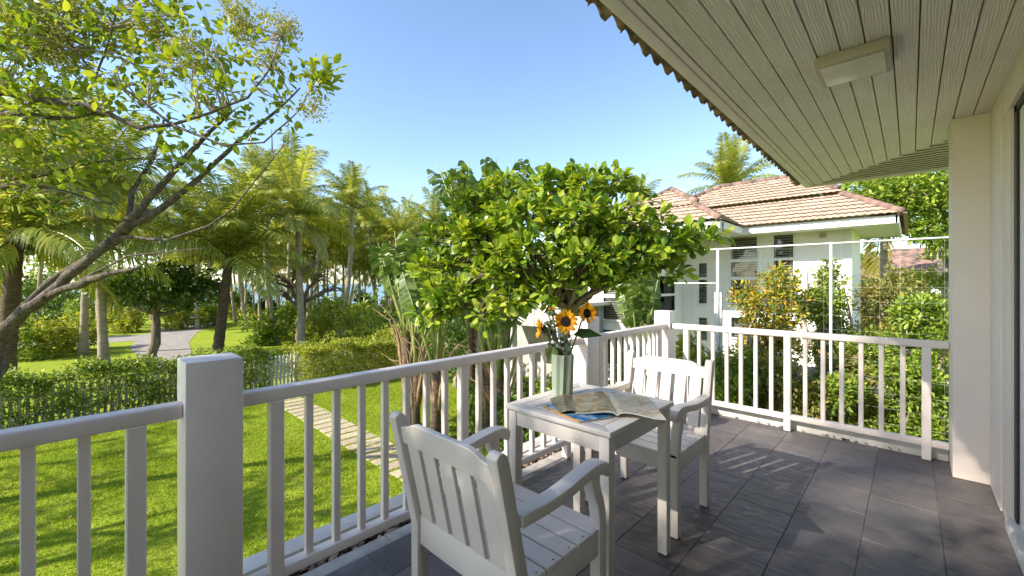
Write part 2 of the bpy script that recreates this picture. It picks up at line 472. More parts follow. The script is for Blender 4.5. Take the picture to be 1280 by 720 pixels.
ex, ey, ez = -.90, 5.88, SZ + .125
rx, rz = 2.6, SZ + 1.75
roof.quad((ex, -3.6, ez), (ex, ey, ez), (rx, ey - (rx - ex), rz), (rx, -3.6, rz))
roof.quad((ex, ey, ez), (6.1, ey, ez), (rx, ey - (rx - ex), rz), (rx, ey - (rx - ex), rz))
roof.quad((6.1, -3.6, ez), (6.1, ey, ez), (rx, ey - (rx - ex), rz), (rx, -3.6, rz))
rf = roof.build('roof', M['old_tile'], villa)
def tile_mesh(w=.137):
    """one barrel roof tile, its low end at x=0, rising inward along +x"""
    mb = MB(); n = 10; prof = []
    for i in range(n + 1):
        t = i / n; prof.append((t * w - w / 2, .040 * math.sin(PI * min(t * 1.35, 1)) if t < .74 else .004))
    V = []; L = .36
    for xx, zz in ((0, 0), (L, .47 * L)):
        for p in prof: V.append((xx, p[0], zz + p[1]))
    for xx, zz in ((0, -.026), (L, .47 * L - .026)):
        for p in prof: V.append((xx, p[0], zz + p[1]))
    m = n + 1; F = []
    for i in range(n):
        F += [(i, i + 1, m + i + 1, m + i), (2 * m + i, 3 * m + i, 3 * m + i + 1, 2 * m + i + 1), (i, 2 * m + i, 2 * m + i + 1, i + 1)]
    F += [(0, m, 3 * m, 2 * m), (n, 2 * m + n, 3 * m + n, m + n)]
    return mb.add(V, F).mesh('roof_tile', M['old_tile'], smooth=True, bevel=0)
tm = tile_mesh()
p0 = ORIGIN[villa.name]
y = -.6
while y < 5.9:
    o = link('roof_tile', tm, rf, (-.985 - p0[0] + rng.uniform(-.008, .008), y - p0[1], SZ + .078 - p0[2] + rng.uniform(-.006, .006)))
    o.rotation_euler = (rng.uniform(-.05, .05), rng.uniform(-.03, .03), rng.uniform(-.03, .03)); y += .135
x = -.80
while x < 1.6:
    o = link('roof_tile', tm, rf, (x - p0[0], 5.955 - p0[1], SZ + .078)); o.rotation_euler = (0, 0, -PI / 2); x += .135
MB().tube([(-1.0, 5.98, SZ + .12), (-.6, 5.58, SZ + .36), (.4, 4.58, SZ + .92)], [.075, .085, .085], 10).build('hip_tile', M['old_tile'], rf)

lamp = thing('ceiling_lamp', 'flat rectangular lamp fixed to the boarded soffit', 'lamp', (-.205, 2.68, SZ))
MB().box(-.345, -.065, 2.53, 2.83, SZ - .052, SZ - .001).build('housing', M['lamp_body'], lamp, bevel=.006)
MB().box(-.325, -.085, 2.555, 2.805, SZ - .058, SZ - .0525).build('diffuser', M['lamp_cover'], lamp, bevel=.004)

# ------------------------------------------------------------------ ground, sea, paths
def grassmat():
    m, nt, bs, out = nodes_of('mown lawn grass')
    p = pos(nt)
    a = noise(nt, p, .8, 6, .65); b = noise(nt, p, 38, 5, .7)
    c1 = ramp(nt, a, [(.3, (.17, .25, .014)), (.5, (.26, .34, .02)), (.72, (.38, .40, .04))])
    c2 = ramp(nt, b, [(.25, (.13, .20, .012)), (.75, (.38, .43, .04))])
    dry = noise(nt, p, 2.7, 8, .7)
    cg = mix_col(nt, ramp(nt, dry, [(.56, (0,) * 3), (.74, (.55,) * 3)]), mix_col(nt, .5, c1, c2), (.42, .36, .13))
    nt.links.new(cg, bs.inputs['Base Color'])
    bs.inputs['Roughness'].default_value = .9; bs.inputs['Specular IOR Level'].default_value = .15
    bump(nt, bs, b, .8, .03)
    return m
M['grass'] = grassmat()
M['blade'] = leafmat('grass blades', [(0, (.16, .27, .014)), (.45, (.26, .36, .02)), (.8, (.36, .42, .03)), (1, (.48, .43, .10))], trans=.35, rough=.6, spec=.2)
g = MB().quad((-2500, -2500, LAWN), (2500, -2500, LAWN), (2500, 2500, LAWN), (-2500, 2500, LAWN))
struct('ground', g, M['grass'])
def water():
    m, nt, bs, out = nodes_of('blue sea water')
    bs.inputs['Base Color'].default_value = (.20, .30, .33, 1); bs.inputs['Roughness'].default_value = .55; bs.inputs['Specular IOR Level'].default_value = .12
    bump(nt, bs, noise(nt, pos(nt), .6, 5), .4, .2)
    return m
M['water'] = water()
f_, r_ = fwd(), rgt()
def fl(d, u, z): q = f_ * d + r_ * u; return (q[0], q[1], z)
struct('sea', MB().quad(fl(66, -2200, LAWN + .06), fl(66, 14, LAWN + .06), fl(2400, 300, LAWN + .06), fl(2400, -2200, LAWN + .06)), M['water'])
M['sand'] = simple('pale sand', (.50, .42, .31), (.40, .33, .24), scale=2, rough=.95)
struct('beach', MB().quad(fl(59, -300, LAWN + .02), fl(60, 14, LAWN + .02), fl(66.5, 14, LAWN + .02), fl(66.5, -300, LAWN + .02)), M['sand'])

# blades of grass on the near lawn
def blades(n, x0, x1, y0, y1, h, seed, keep=None):
    g = np.random.default_rng(seed)
    x = g.uniform(x0, x1, n); y = g.uniform(y0, y1, n)
    k = ~((y > 3.97) & (y < 4.80) & (x < -5.0) & (x > -15.5) & (np.mod(-x - 5.6, .36) < .30))
    if keep is not None: k &= keep(x, y)
    x, y = x[k], y[k]; n = len(x)
    a = g.uniform(0, 2 * PI, n); hh = h * g.uniform(.4, 1.2, n) * (1 + .45 * np.sin(x * 2.1 + 1.3 * np.sin(y * 1.7)) * np.sin(y * 2.6 + x)); w = .005 * g.uniform(.8, 1.8, n)
    lean = g.normal(0, .5, (n, 2)) * hh[:, None]
    V = np.zeros((n, 3, 3)); dx, dy = np.cos(a) * w, np.sin(a) * w
    V[:, 0] = np.stack([x - dx, y - dy, np.full(n, LAWN)], 1); V[:, 1] = np.stack([x + dx, y + dy, np.full(n, LAWN)], 1)
    V[:, 2] = np.stack([x + lean[:, 0], y + lean[:, 1], LAWN + hh], 1)
    return V.reshape(-1, 3), np.arange(3 * n).reshape(n, 3)
V, F = blades(260000, -14.9, -2.6, -2.2, 9.5, .05, 3, lambda x, y: (y > .1 * x - 1.2))
go = link('lawn_grass', np_mesh('lawn_grass', V, F, M['blade']))
tag(go, 'short green lawn grass between the balcony and the hedge', 'grass', kind='stuff')

g_ = np.random.default_rng(8)
M['dry_leaf'] = simple('dry fallen leaves', (.42, .26, .10), (.20, .12, .05), scale=4, rough=.8)
fx = MB()
for k in range(160):
    x, y = g_.uniform(-14.5, -3), g_.uniform(-1.5, 9); a = g_.uniform(0, 6); s = g_.uniform(.03, .06); z = LAWN + .045
    dx, dy = math.cos(a) * s, math.sin(a) * s
    fx.add([(x - dx, y - dy, z), (x + dy * .5, y - dx * .5, z + .012), (x + dx, y + dy, z + .004), (x - dy * .5, y + dx * .5, z + .015)], [(0, 1, 2, 3)])
tag(fx.build('fallen_leaves', M['dry_leaf']), 'dry brown leaves scattered over the lawn', 'leaves', kind='stuff')

# path of narrow slabs laid across the lawn to the gate
M['slab'] = simple('sandy paving slab', (.47, .38, .26), (.36, .29, .20), scale=12, rough=.9, bstr=.3, bscale=80, objvar=.12)
path = struct('garden_path', MB().box(-15.6, -5.0, 3.99, 4.78, LAWN - .02, LAWN + .004), M['grass'])
sm = MB().box(-.145, .145, -.385, .385, -.03, .014).mesh('paving_slab', M['slab'], bevel=.006, bseg=1)
x = -5.6
while x > -15.4:
    o = link('paving_slab', sm, path, (x - .15, 4.385 + rng.uniform(-.01, .01), LAWN + rng.uniform(-.002, .004))); o.rotation_euler = (0, 0, rng.uniform(-.015, .015)); x -= .36
# resort road beyond the hedge
M['road'] = simple('grey pink paved path', (.33, .29, .27), (.24, .215, .205), scale=3, rough=.9, bstr=.2, bscale=30)
rp = [(-22.5, 3.4), (-26, 3.0), (-31, 3.3), (-37, 4.5), (-46, 7.4), (-60, 11)]
rw = [1.0, 1.0, 1.3, 1.5, 1.5, 1.5]
mb = MB()
for i in range(len(rp) - 1):
    (ax, ay), (bx, by) = rp[i], rp[i + 1]
    mb.quad((ax, ay - rw[i], LAWN + .012), (bx, by - rw[i + 1], LAWN + .012), (bx, by + rw[i + 1], LAWN + .012), (ax, ay + rw[i], LAWN + .012))
struct('paved_lane', mb, M['road'])
mb = MB().quad((-34, 3.0, LAWN + .008), (-37, -9, LAWN + .008), (-40, -9, LAWN + .008), (-38, 4.0, LAWN + .008))
struct('side_path', mb, M['road'])

# ------------------------------------------------------------------ neighbouring villa
M['nwall'] = simple('white weatherboard wall', (.88, .84, .82), (.82, .775, .75), scale=1.2, rough=.6)
def addlines(m, period):
    nt = m.node_tree; bs = nt.nodes['Principled BSDF']
    w = nd(nt, 'ShaderNodeTexWave'); w.bands_direction = 'X'; w.wave_profile = 'SAW'; w.inputs['Scale'].default_value = 1 / period * 2 * PI / 20
    w.inputs['Distortion'].default_value = 0
    nt.links.new(pos(nt), w.inputs['Vector'])
    r = ramp(nt, w.outputs['Fac'], [(0, (0,) * 3), (.06, (1,) * 3)])
    bump(nt, bs, r, .5, .012)
addlines(M['nwall'], .3)
M['fascia'] = simple('white fascia', (.80, .785, .75), (.74, .72, .69), scale=3, rough=.5)
M['terracotta'] = simple('terracotta roof tiles', (.52, .375, .285), (.33, .235, .175), scale=5, rough=.85, bstr=.2, bscale=50, detail=8)
M['hip_tile'] = simple('weathered hip tiles', (.33, .20, .15), (.10, .07, .06), scale=2.2, rough=.9, detail=8)
M['blind'] = simple('grey blinds', (.66, .64, .57), (.55, .53, .47), scale=3, rough=.8)
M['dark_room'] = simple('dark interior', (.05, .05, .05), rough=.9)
nb = thing('neighbour_villa', 'white two storey villa with hipped terracotta tile roof beyond the net', 'house', (-4, 15, LAWN))  # villa coordinates below were scaled up about the camera, then baked as plain numbers
def wall_holes(mb, axis, plane, t, u0, u1, z0, z1, holes):
    us = sorted({u0, u1, *[h[0] for h in holes], *[h[1] for h in holes]})
    for a, b in zip(us[:-1], us[1:]):
        hs = sorted([h for h in holes if h[0] <= a + 1e-6 and h[1] >= b - 1e-6], key=lambda h: h[2])
        z = z0
        for h in hs + [(0, 0, z1, z1)]:
            if h[2] > z + 1e-6:
                if axis == 1: mb.box(a, b, plane, plane + t, z, h[2])
                else: mb.box(plane - t, plane, a, b, z, h[2])
            z = h[3]
def window(parent, axis, plane, u0, u1, panes, frame=.05):
    """panes: list of (z0,z1) openings stacked in one frame"""
    z0, z1 = panes[0][0], panes[-1][1]
    def bx(mb, a, b, d0, d1, za, zb):
        if axis == 1: mb.box(a, b, plane + d0, plane + d1, za, zb)
        else: mb.box(plane - d1, plane - d0, a, b, za, zb)
    fr = MB()
    bx(fr, u0 - frame, u0, -.03, .08, z0 - frame, z1 + frame); bx(fr, u1, u1 + frame, -.03, .08, z0 - frame, z1 + frame)
    bx(fr, u0, u1, -.03, .08, z1, z1 + frame); bx(fr, u0 - .02, u1 + .02, -.06, .08, z0 - frame, z0)
    for (a0, a1), (b0, b1) in zip(panes[:-1], panes[1:]): bx(fr, u0, u1, -.03, .08, a1, b0)
    w = fr.build('window', M['fascia'], parent)
    for a, b in panes:
        m = MB(); bx(m, u0, u1, .045, .052, a, b); m.build('pane', M['glass'], w)
        m = MB(); z = a + .02
        while z < b - .02: bx(m, u0, u1, .115, .145, z, z + .045); z += .075
        m.build('blind', M['blind'], w)
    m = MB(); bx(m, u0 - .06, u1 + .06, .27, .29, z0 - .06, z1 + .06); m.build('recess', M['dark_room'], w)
w1 = [(.68, 1.425), (1.53, 2.0), (2.10, 2.77)]
w2 = [(.65, 1.42), (1.515, 2.02), (2.09, 2.77)]
mb = MB()
wall_holes(mb, 1, 14.7, .25, -5.779, -1.16, LAWN, 2.86, [(-5.21, -4.95, .64, 2.0), (-5.21, -4.95, -.6, .15), (-4.20, -3.46, .68, 2.77), (-4.20, -3.46, -.42, .22), (-3.0, -2.51, .65, 2.77), (-3.0, -2.51, -.5, .2)])
wall_holes(mb, 0, -1.16, .25, 14.951, 17.4, LAWN, 2.86, [])
wall_holes(mb, 0, -5.78, .25, 12.0, 14.95, LAWN, 2.84, [(12.7, 14.0, .33, 1.55)])
wall_holes(mb, 1, 12.0, .25, -7.9, -6.031, LAWN, 2.84, [(-7.30, -6.56, .15, 1.55), (-7.3, -6.56, -1.3, -.2)])
mb.box(-8.0, -1.45, 17.2, 17.4, LAWN, 2.8)
mb.build('wall', M['nwall'], nb)
window(nb, 1, 14.7, -4.20, -3.46, w1); window(nb, 1, 14.7, -4.20, -3.46, [(-.42, .22)])
window(nb, 1, 14.7, -3.0, -2.51, w2); window(nb, 1, 14.7, -3.0, -2.51, [(-.5, .2)])
window(nb, 1, 14.7, -5.21, -4.95, [(.64, 1.43), (1.53, 2.0)], .035); window(nb, 1, 14.7, -5.21, -4.95, [(-.6, .15)], .035)
window(nb, 1, 12.0, -7.30, -6.56, [(.15, .85), (.97, 1.55)]); window(nb, 0, -5.78, 12.7, 14.0, [(.33, .90), (.98, 1.55)])
window(nb, 1, 12.0, -7.30, -6.56, [(-1.3, -.2)])
MB().box(-1.88, -1.72, 14.66, 14.699, 2.62, 2.75).build('vent', M['concrete'], nb)
MB().box(-1.35, -1.155, 14.655, 14.6995, LAWN, 2.79).build('corner_board', M['fascia'], nb)
# eaves
MB().box(-3.60, -.26, 13.64, 17.9, 2.80, 2.84).build('eave_soffit', M['fascia'], nb)
MB().box(-7.75, -3.60, 11.55, 14.4, 2.79, 2.83).build('eave_soffit', M['fascia'], nb)
MB().box(-3.66, -.22, 13.58, 13.637, 2.77, 2.965).build('fascia', M['fascia'], nb)
MB().box(-.258, -.20, 13.58, 18.0, 2.768, 2.964).build('fascia', M['fascia'], nb)
MB().box(-7.8, -3.62, 11.48, 11.545, 2.76, 2.955).build('fascia', M['fascia'], nb)
MB().box(-3.618, -3.56, 11.48, 13.579, 2.761, 2.954).build('fascia', M['fascia'], nb)
# tiled roof slopes: real corrugated courses
def tiled_slope(name, parent, e0, e1, r0, r1, rows, wave=.15, lift=.035, off=0):
    """eave edge e0-e1, ridge edge r0-r1, courses of wavy tiles from the eave up"""
    e0, e1, r0, r1 = [np.array(p, float) for p in (e0, e1, r0, r1)]
    u = (e1 - e0) / np.linalg.norm(e1 - e0)
    s = ((r0 + r1) / 2 - (e0 + e1) / 2); s = s - u * np.dot(s, u); slen = np.linalg.norm(s); s = s / slen
    n = np.cross(u, s); n = n if n[2] > 0 else -n
    V = []; F = []
    L0, R0 = 0.0, np.dot(e1 - e0, u); L1, R1 = np.dot(r0 - e0, u), np.dot(r1 - e0, u)
    for k in range(rows):
        t0, t1 = k / rows, (k + 1) / rows
        a0 = max(L0 + (L1 - L0) * t0, L0) - 0; b0 = R0 + (R1 - R0) * t0
        a1 = L0 + (L1 - L0) * t1; b1 = R0 + (R1 - R0) * t1
        m = max(3, int((b0 - a0) / wave * 5))
        us = np.linspace(a0, b0, m); us2 = np.clip(us, a1, b1) if b1 > a1 else np.full(m, (a1 + b1) / 2)
        base = len(V)
        for tt, uu, lf in ((t0, us, lift + .014), (t1, us2, .012), (t0, us, lift - .014)):
            for q in uu:
                ph = (q / wave) % 1
                h = .030 * abs(math.sin(PI * ph)) ** .8
                V.append(e0 + u * q + s * slen * (tt - (.02 if lf > .03 else 0)) + n * (lf + h + off))
        for i in range(m - 1):
            F.append((base + i, base + i + 1, base + m + i + 1, base + m + i))
            F.append((base + 2 * m + i, base + 2 * m + i + 1, base + i + 1, base + i))
    me = np_mesh(name, np.array(V), np.array(F), M['terracotta'])
    me.transform(Matrix.Translation(-Vector(ORIGIN[parent.name])))
    return tag(link(name, me, parent), kind='stuff')
RD = 17.0
def lerp(a, b, t): return tuple(np.array(a) * (1 - t) + np.array(b) * t)
EL, ER = (-8.0, 13.5, 2.97), (-.14, 13.5, 2.97)
RL, RR = (-5.2, RD, 4.82), (-2.92, RD, 4.80)
EL = (-8.4, 13.5, 2.97)
mL, mR = lerp(EL, RL, .5), lerp(ER, RR, .5)
tiled_slope('roof_tiles', nb, EL, ER, mL, mR, 7)
up = (0, 0, .13)
add3 = lambda a, b: tuple(np.array(a) + np.array(b))
tiled_slope('roof_tiles', nb, add3(lerp(EL, RL, .44), up), add3(lerp(ER, RR, .44), up), add3(RL, up), add3(RR, up), 8)
BR = (-.14, 20.5, 2.97)
tiled_slope('roof_tiles', nb, ER, BR, RR, RR, 14)
tiled_slope('roof_tiles', nb, (-.14, 20.5, 2.97), (-8.4, 20.5, 2.97), RR, RL, 10, wave=.3)
tiled_slope('roof_tiles', nb, (-8.4, 20.5, 2.97), EL, RL, RL, 10, wave=.3)
AP = (-5.72, 13.6, 4.28)
wl, wr = (-7.85, 11.42, 2.96), (-3.55, 11.42, 2.96)
tiled_slope('roof_tiles', nb, wl, wr, lerp(wl, AP, .5), lerp(wr, AP, .5), 5)
tiled_slope('roof_tiles', nb, add3(lerp(wl, AP, .42), (0, 0, .10)), add3(lerp(wr, AP, .42), (0, 0, .10)), add3(AP, (0, 0, .10)), add3(AP, (0, 0, .10)), 6)
VB = (-5.72, 16.2, 4.28)
tiled_slope('roof_tiles', nb, wr, (-3.55, 14.2, 2.96), AP, VB, 10)
tiled_slope('roof_tiles', nb, (-7.85, 14.2, 2.96), wl, VB, AP, 10)
def hip(a, b, r=.09):
    a, b = np.array(a, float), np.array(b, float); L = np.linalg.norm(b - a); k = int(L / .33); mb = MB()
    for i in range(k):
        p, q = a + (b - a) * i / k, a + (b - a) * (i + 1.06) / k
        mb.tube([p, q], [r * 1.08, r * .92], 9)
    mb.build('hip_tiles', M['hip_tile'], nb, smooth=True)
hip(add3(ER, (0, 0, .05)), add3(mR, (0, 0, .08))); hip(add3(mR, (0, 0, .2)), add3(RR, (0, 0, .19)))
hip(add3(RL, (0, 0, .19)), add3(RR, (0, 0, .19)))
hip(add3(wr, (0, 0, .05)), add3(lerp(wr, AP, .46), (0, 0, .07))); hip(add3(lerp(wr, AP, .42), (0, 0, .16)), add3(AP, (0, 0, .16)))
hip(add3(wl, (0, 0, .05)), add3(AP, (0, 0, .14))); hip(add3(AP, (0, 0, .12)), add3(VB, (0, 0, .12)))
hip(add3(lerp(EL, RL, .5), (0, 0, .2)), add3(RL, (0, 0, .19)))
# white flashing in the valley
MB().tube([(-4.62, 14.55, 3.62), (-3.56, 13.46, 3.03)], .028, 6).build('valley_flashing', M['fascia'], nb)

# garden pavilion at the side of the villa
pv = thing('pavilion', 'low off white garden pavilion with columns and a boarded beam behind the fan palms', 'pavilion', (-9.2, 9.8, LAWN))
for x in (-10.9, -9.2, -7.4): MB().box(x - .12, x + .12, 9.5, 9.74, LAWN, .62).build('column', M['kerb_white'], pv, bevel=.01)
MB().box(-11.1, -7.2, 9.52, 9.72, .02, .60).build('beam', M['kerb_white'], pv, bevel=.01)
MB().box(-11.2, -7.1, 9.46, 12.2, .602, .72).build('roof', M['kerb_white'], pv, bevel=.01)
MB().box(-11.0, -7.3, 11.7, 11.9, LAWN, .60).build('back_wall', M['concrete'], pv)
for k in range(12): MB().box(-11.0 + k * .31, -10.96 + k * .31, 9.50, 9.519, .04, .58).build('batten', M['kerb_white'], pv)

# ------------------------------------------------------------------ net frame between the villas
M['pole'] = simple('white net pole', (.74, .74, .71), (.55, .54, .5), scale=8, rough=.5)
M['cord'] = simple('thin white net cord', (.7, .7, .66), rough=.7)
net = thing('net_fence', 'tall white pole frame with a thin wire net between the villas', 'fence', (-.9, 8.5, LAWN))
for x in (-2.673, -.938, .9): MB().tube([(x, 8.5, LAWN), (x, 8.5, 1.99)], .024 if x < -2 else .021, 8).build('pole', M['pole'], net, smooth=True)
MB().box(-2.74, -2.61, 8.52, 8.60, LAWN, 1.15).build('brace_post', M['pole'], net)
MB().tube([(-3.2, 8.5, 1.975), (1.2, 8.5, 1.965)], .015, 8).build('top_bar', M['pole'], net, smooth=True)
MB().tube([(-3.6, 8.5, 1.32), (-2.673, 8.5, 1.32)], .016, 6).build('side_bar', M['pole'], net, smooth=True)
mb = MB(); x = -3.1
while x < 1.2: mb.box(x - .0004, x + .0004, 8.4994, 8.5006, -1.6, 1.96); x += .23
z = -1.5
while z < 1.9: mb.box(-3.1, 1.2, 8.4985, 8.5015, z - .0004, z + .0004); z += .23
tag(mb.build('wire_net', M['cord'], net), kind='stuff')

# ------------------------------------------------------------------ picket fence and gate
M['picket'] = simple('chalky white picket paint', (.78, .77, .74), (.62, .60, .56), scale=12, rough=.7, objvar=.06)
def picket_mesh(h, w=.07):
    prof = [(-w / 2, 0), (w / 2, 0), (w / 2, h - .05), (w * .3, h - .012), (0, h), (-w * .3, h - .012), (-w / 2, h - .05)]
    return MB().prism(prof, 0, -.011, .011).mesh('picket', M['picket'])
pk = picket_mesh(1.0)
def picket_run(label, X, y0, y1, step=.135, h=1.0, name='picket_fence', cat='fence'):
    t = thing(name, label, cat, (X, (y0 + y1) / 2, LAWN))
    for z in (.28, .72): MB().box(X - .045, X - .013, y0, y1, LAWN + z, LAWN + z + .06).build('fence_rail', M['picket'], t)
    y = y0 + .05
    while y < y1:
        o = link('picket', pk, t, (0, y - (y0 + y1) / 2, rng.uniform(-.015, .015))); o.scale = (1, 1, h); y += step
    return t
picket_run('white picket fence overgrown by the sparse hedge left of the gate', -15.5, -6, 4.45)
picket_run('white picket fence hidden in the dense hedge right of the gate', -15.5, 5.4, 12)
gt = picket_run('small white arched picket gate at the end of the slab path', -15.62, 4.52, 5.30, .125, 1.05, 'picket_gate', 'gate')
gt.rotation_euler = (0, 0, .12)
for y in (4.48, 5.34): MB().box(-15.68, -15.56, y - .05, y + .05, LAWN, LAWN + 1.12).build('gate_post', M['picket'], gt, bevel=.008)

# ------------------------------------------------------------------ vegetation
M['bark'] = simple('grey brown bark', (.26, .20, .145), (.10, .075, .055), scale=9, rough=.95, bstr=.9, bscale=40, bdist=.02, stretch=(1, 1, .35))
M['bark_pale'] = simple('pale twig bark', (.44, .36, .28), (.24, .19, .145), scale=11, rough=.9, bstr=.6, bscale=50, bdist=.01)
M['palm_trunk'] = simple('ringed palm trunk', (.44, .36, .27), (.26, .21, .155), scale=7, rough=.95, bstr=.8, bscale=24, bdist=.03, stretch=(.4, .4, 2.5))
M['palm_dark'] = simple('brown palm trunk', (.16, .105, .065), (.06, .042, .03), scale=9, rough=.95, bstr=.9, bscale=20, bdist=.04, stretch=(.4, .4, 2.5))
G = lambda *c: [(i / (len(c) - 1), k) for i, k in enumerate(c)]
M['leaf_big'] = leafmat('glossy almond leaves', G((.06, .13, .014), (.14, .24, .02), (.24, .35, .03), (.35, .43, .04), (.47, .50, .08)), .42, .36, .5)
M['leaf_left'] = leafmat('small tree leaves', G((.12, .20, .018), (.22, .31, .025), (.32, .39, .035), (.45, .47, .06)), .4, .45)
M['leaf_hedge'] = leafmat('hedge leaves', G((.09, .15, .02), (.16, .24, .025), (.25, .33, .035), (.37, .40, .06)), .3, .5)
M['leaf_lime'] = leafmat('lime yellow hedge leaves', G((.16, .22, .02), (.28, .33, .03), (.40, .42, .045), (.54, .49, .09)), .35, .5)
M['leaf_dark'] = leafmat('dark green leaves', G((.04, .085, .014), (.07, .135, .018), (.11, .19, .022), (.16, .24, .03)), .25, .42)
M['leaf_mid'] = leafmat('mid green leaves', G((.09, .16, .018), (.17, .27, .024), (.26, .35, .035), (.37, .42, .06)), .32, .45)
M['leaf_croton'] = leafmat('croton leaves green yellow and orange', [(0, (.09, .16, .02)), (.42, (.24, .30, .035)), (.62, (.52, .46, .04)), (.86, (.70, .50, .04)), (.96, (.62, .28, .04)), (1, (.45, .16, .04))], .35, .42)
M['leaf_olive'] = leafmat('olive brown leaves', G((.11, .14, .03), (.20, .22, .045), (.31, .28, .07), (.40, .29, .10)), .3, .5)
M['frond'] = leafmat('coconut frond leaflets', G((.16, .20, .03), (.26, .30, .045), (.37, .39, .07), (.50, .47, .15)), .45, .38, .5)
M['frond_y'] = leafmat('yellowing frond leaflets', G((.24, .24, .04), (.36, .33, .07), (.46, .38, .11), (.44, .31, .13)), .35, .45)
M['paddle'] = leafmat('traveller palm paddle leaves', G((.07, .13, .03), (.12, .19, .04), (.20, .26, .07)), .35, .4)
M['petiole'] = simple('green yellow leaf stalks', (.28, .30, .08), (.15, .19, .045), scale=6, rough=.5, objvar=.3)
M['petiole_old'] = simple('dry leaf sheaths', (.36, .23, .12), (.17, .11, .06), scale=8, rough=.8, bstr=.4, objvar=.3)
M['blossom'] = leafmat('yellow green seed sprays', G((.24, .24, .05), (.36, .34, .08), (.46, .42, .13)), .3, .6)

def unit(a): return a / (np.linalg.norm(a, axis=-1, keepdims=True) + 1e-9)
SH_OVATE = np.array([(0, 0, 0), (.30, .42, .05), (.68, .40, .03), (1, 0, -.10), (.68, -.40, .03), (.30, -.42, .05)])
SH_OBOV = np.array([(0, 0, 0), (.34, .22, .05), (.66, .45, .05), (.90, .38, .0), (1.02, 0, -.08), (.90, -.38, .0), (.66, -.45, .05), (.34, -.22, .05)])
def leaf_faces(n, k):
    b = (np.arange(n) * k)[:, None]; h = k // 2
    return np.concatenate([b + np.arange(h + 1)[None], b + np.array([[0] + list(range(h, k))])])
def leaves_geo(P, A, N, length, width, shape=SH_OVATE, droop=0):
    """leaf blades: base P, axis A, normal N (all (n,3)); folded along the midrib, two quads each"""
    A = unit(A); S = unit(np.cross(A, N)); N = np.cross(S, A)
    L = np.broadcast_to(np.asarray(length, float), (len(P),))[:, None, None]; Wd = np.broadcast_to(np.asarray(width, float), (len(P),))[:, None, None]
    sh = shape[None]
    V = P[:, None] + L * sh[..., 0:1] * A[:, None] + Wd * sh[..., 1:2] * S[:, None] + L * sh[..., 2:3] * N[:, None]
    return V.reshape(-1, 3), leaf_faces(len(P), len(shape))
def lobe_samples(lobes, n, g, inner=.55):
    c = np.array([l[0] for l in lobes], float); r = np.array([l[1] if hasattr(l[1], '__len__') else (l[1],) * 3 for l in lobes], float)
    w = r.prod(axis=1) ** .75; w = w / w.sum()
    k = g.choice(len(lobes), n, p=w)
    d = unit(g.normal(size=(n, 3)))
    rad = inner + (1 - inner) * g.random(n) ** .7
    rad *= 1 + .16 * np.sin(5 * d[:, 0] + 3 * c[k, 0]) * np.cos(4 * d[:, 2] + 2 * c[k, 1])
    return c[k] + d * r[k] * rad[:, None], d, k
def cluster_leaves(P, D, per, length, width, g, up=.5, spread=.9, twig=.10, shape=SH_OVATE):
    n = len(P)
    p = np.repeat(P, per, 0); d = np.repeat(unit(D + np.array([0, 0, up])), per, 0)
    jit = unit(g.normal(size=p.shape))
    a = unit(d * .55 + jit * spread)
    a[:, 2] -= .12
    base = p + jit * twig * g.random((len(p), 1)) + a * .01
    nn = unit(np.array([0, 0, 1.0]) + .55 * g.normal(size=p.shape) + .3 * d)
    s = g.uniform(.5, 1.2, len(p))
    return leaves_geo(base, unit(a), nn, length * s, width * s, shape)
def branch_path(a, b, g, n=5, sag=.12):
    a, b = np.array(a, float), np.array(b, float); L = np.linalg.norm(b - a); out = []
    o1 = g.normal(size=3) * L * sag
    for i in range(n + 1):
        t = i / n
        out.append(a + (b - a) * t + o1 * math.sin(PI * t) + (g.normal(size=3) * L * .025 if 0 < i < n else 0) + np.array([0, 0, L * .08 * math.sin(PI * t)]))
    return out
def pick_leaves(L, count):
    """the leaves that show largest from the balcony"""
    h = L.shape[1] // 2
    cen = L.mean(axis=1) - np.array([0, 0, EYE]); dep = cen @ fwd(); lat = (cen @ rgt()) / np.maximum(dep, .1); ver = cen[:, 2] / np.maximum(dep, .1)
    nrm = unit(np.cross(L[:, h] - L[:, 0], L[:, 1] - L[:, -1]))
    size = np.abs((nrm * unit(cen)).sum(1)) * np.linalg.norm(L[:, h] - L[:, 0], axis=1) / np.maximum(dep, .5) ** 2
    size[(dep < .5) | (np.abs(lat) > 1.2) | (ver > .67)] = -1
    sel = np.zeros(len(L), bool); sel[np.argsort(-size)[:count]] = True
    return sel
def leaf_objects(L, shape, mat, root):
    h = len(shape) // 2; n = len(shape); wr = .60
    me = np_mesh('leaf', np.array([(a, b * wr, c) for a, b, c in shape]), leaf_faces(1, n), mat)
    for Lq in L:
        ax = Lq[h] - Lq[0]; sc = np.linalg.norm(ax); ax = ax / sc
        sd = Lq[1] - Lq[-1]; sd = sd - ax * (sd @ ax); sd = sd / np.linalg.norm(sd); nz = np.cross(ax, sd)
        o = link('leaf', me, root, tuple(Lq[0] - ORIGIN[root.name])); o.rotation_mode = 'QUATERNION'; o.scale = (sc,) * 3
        o.rotation_quaternion = Matrix(((ax[0], sd[0], nz[0]), (ax[1], sd[1], nz[1]), (ax[2], sd[2], nz[2]))).to_quaternion()
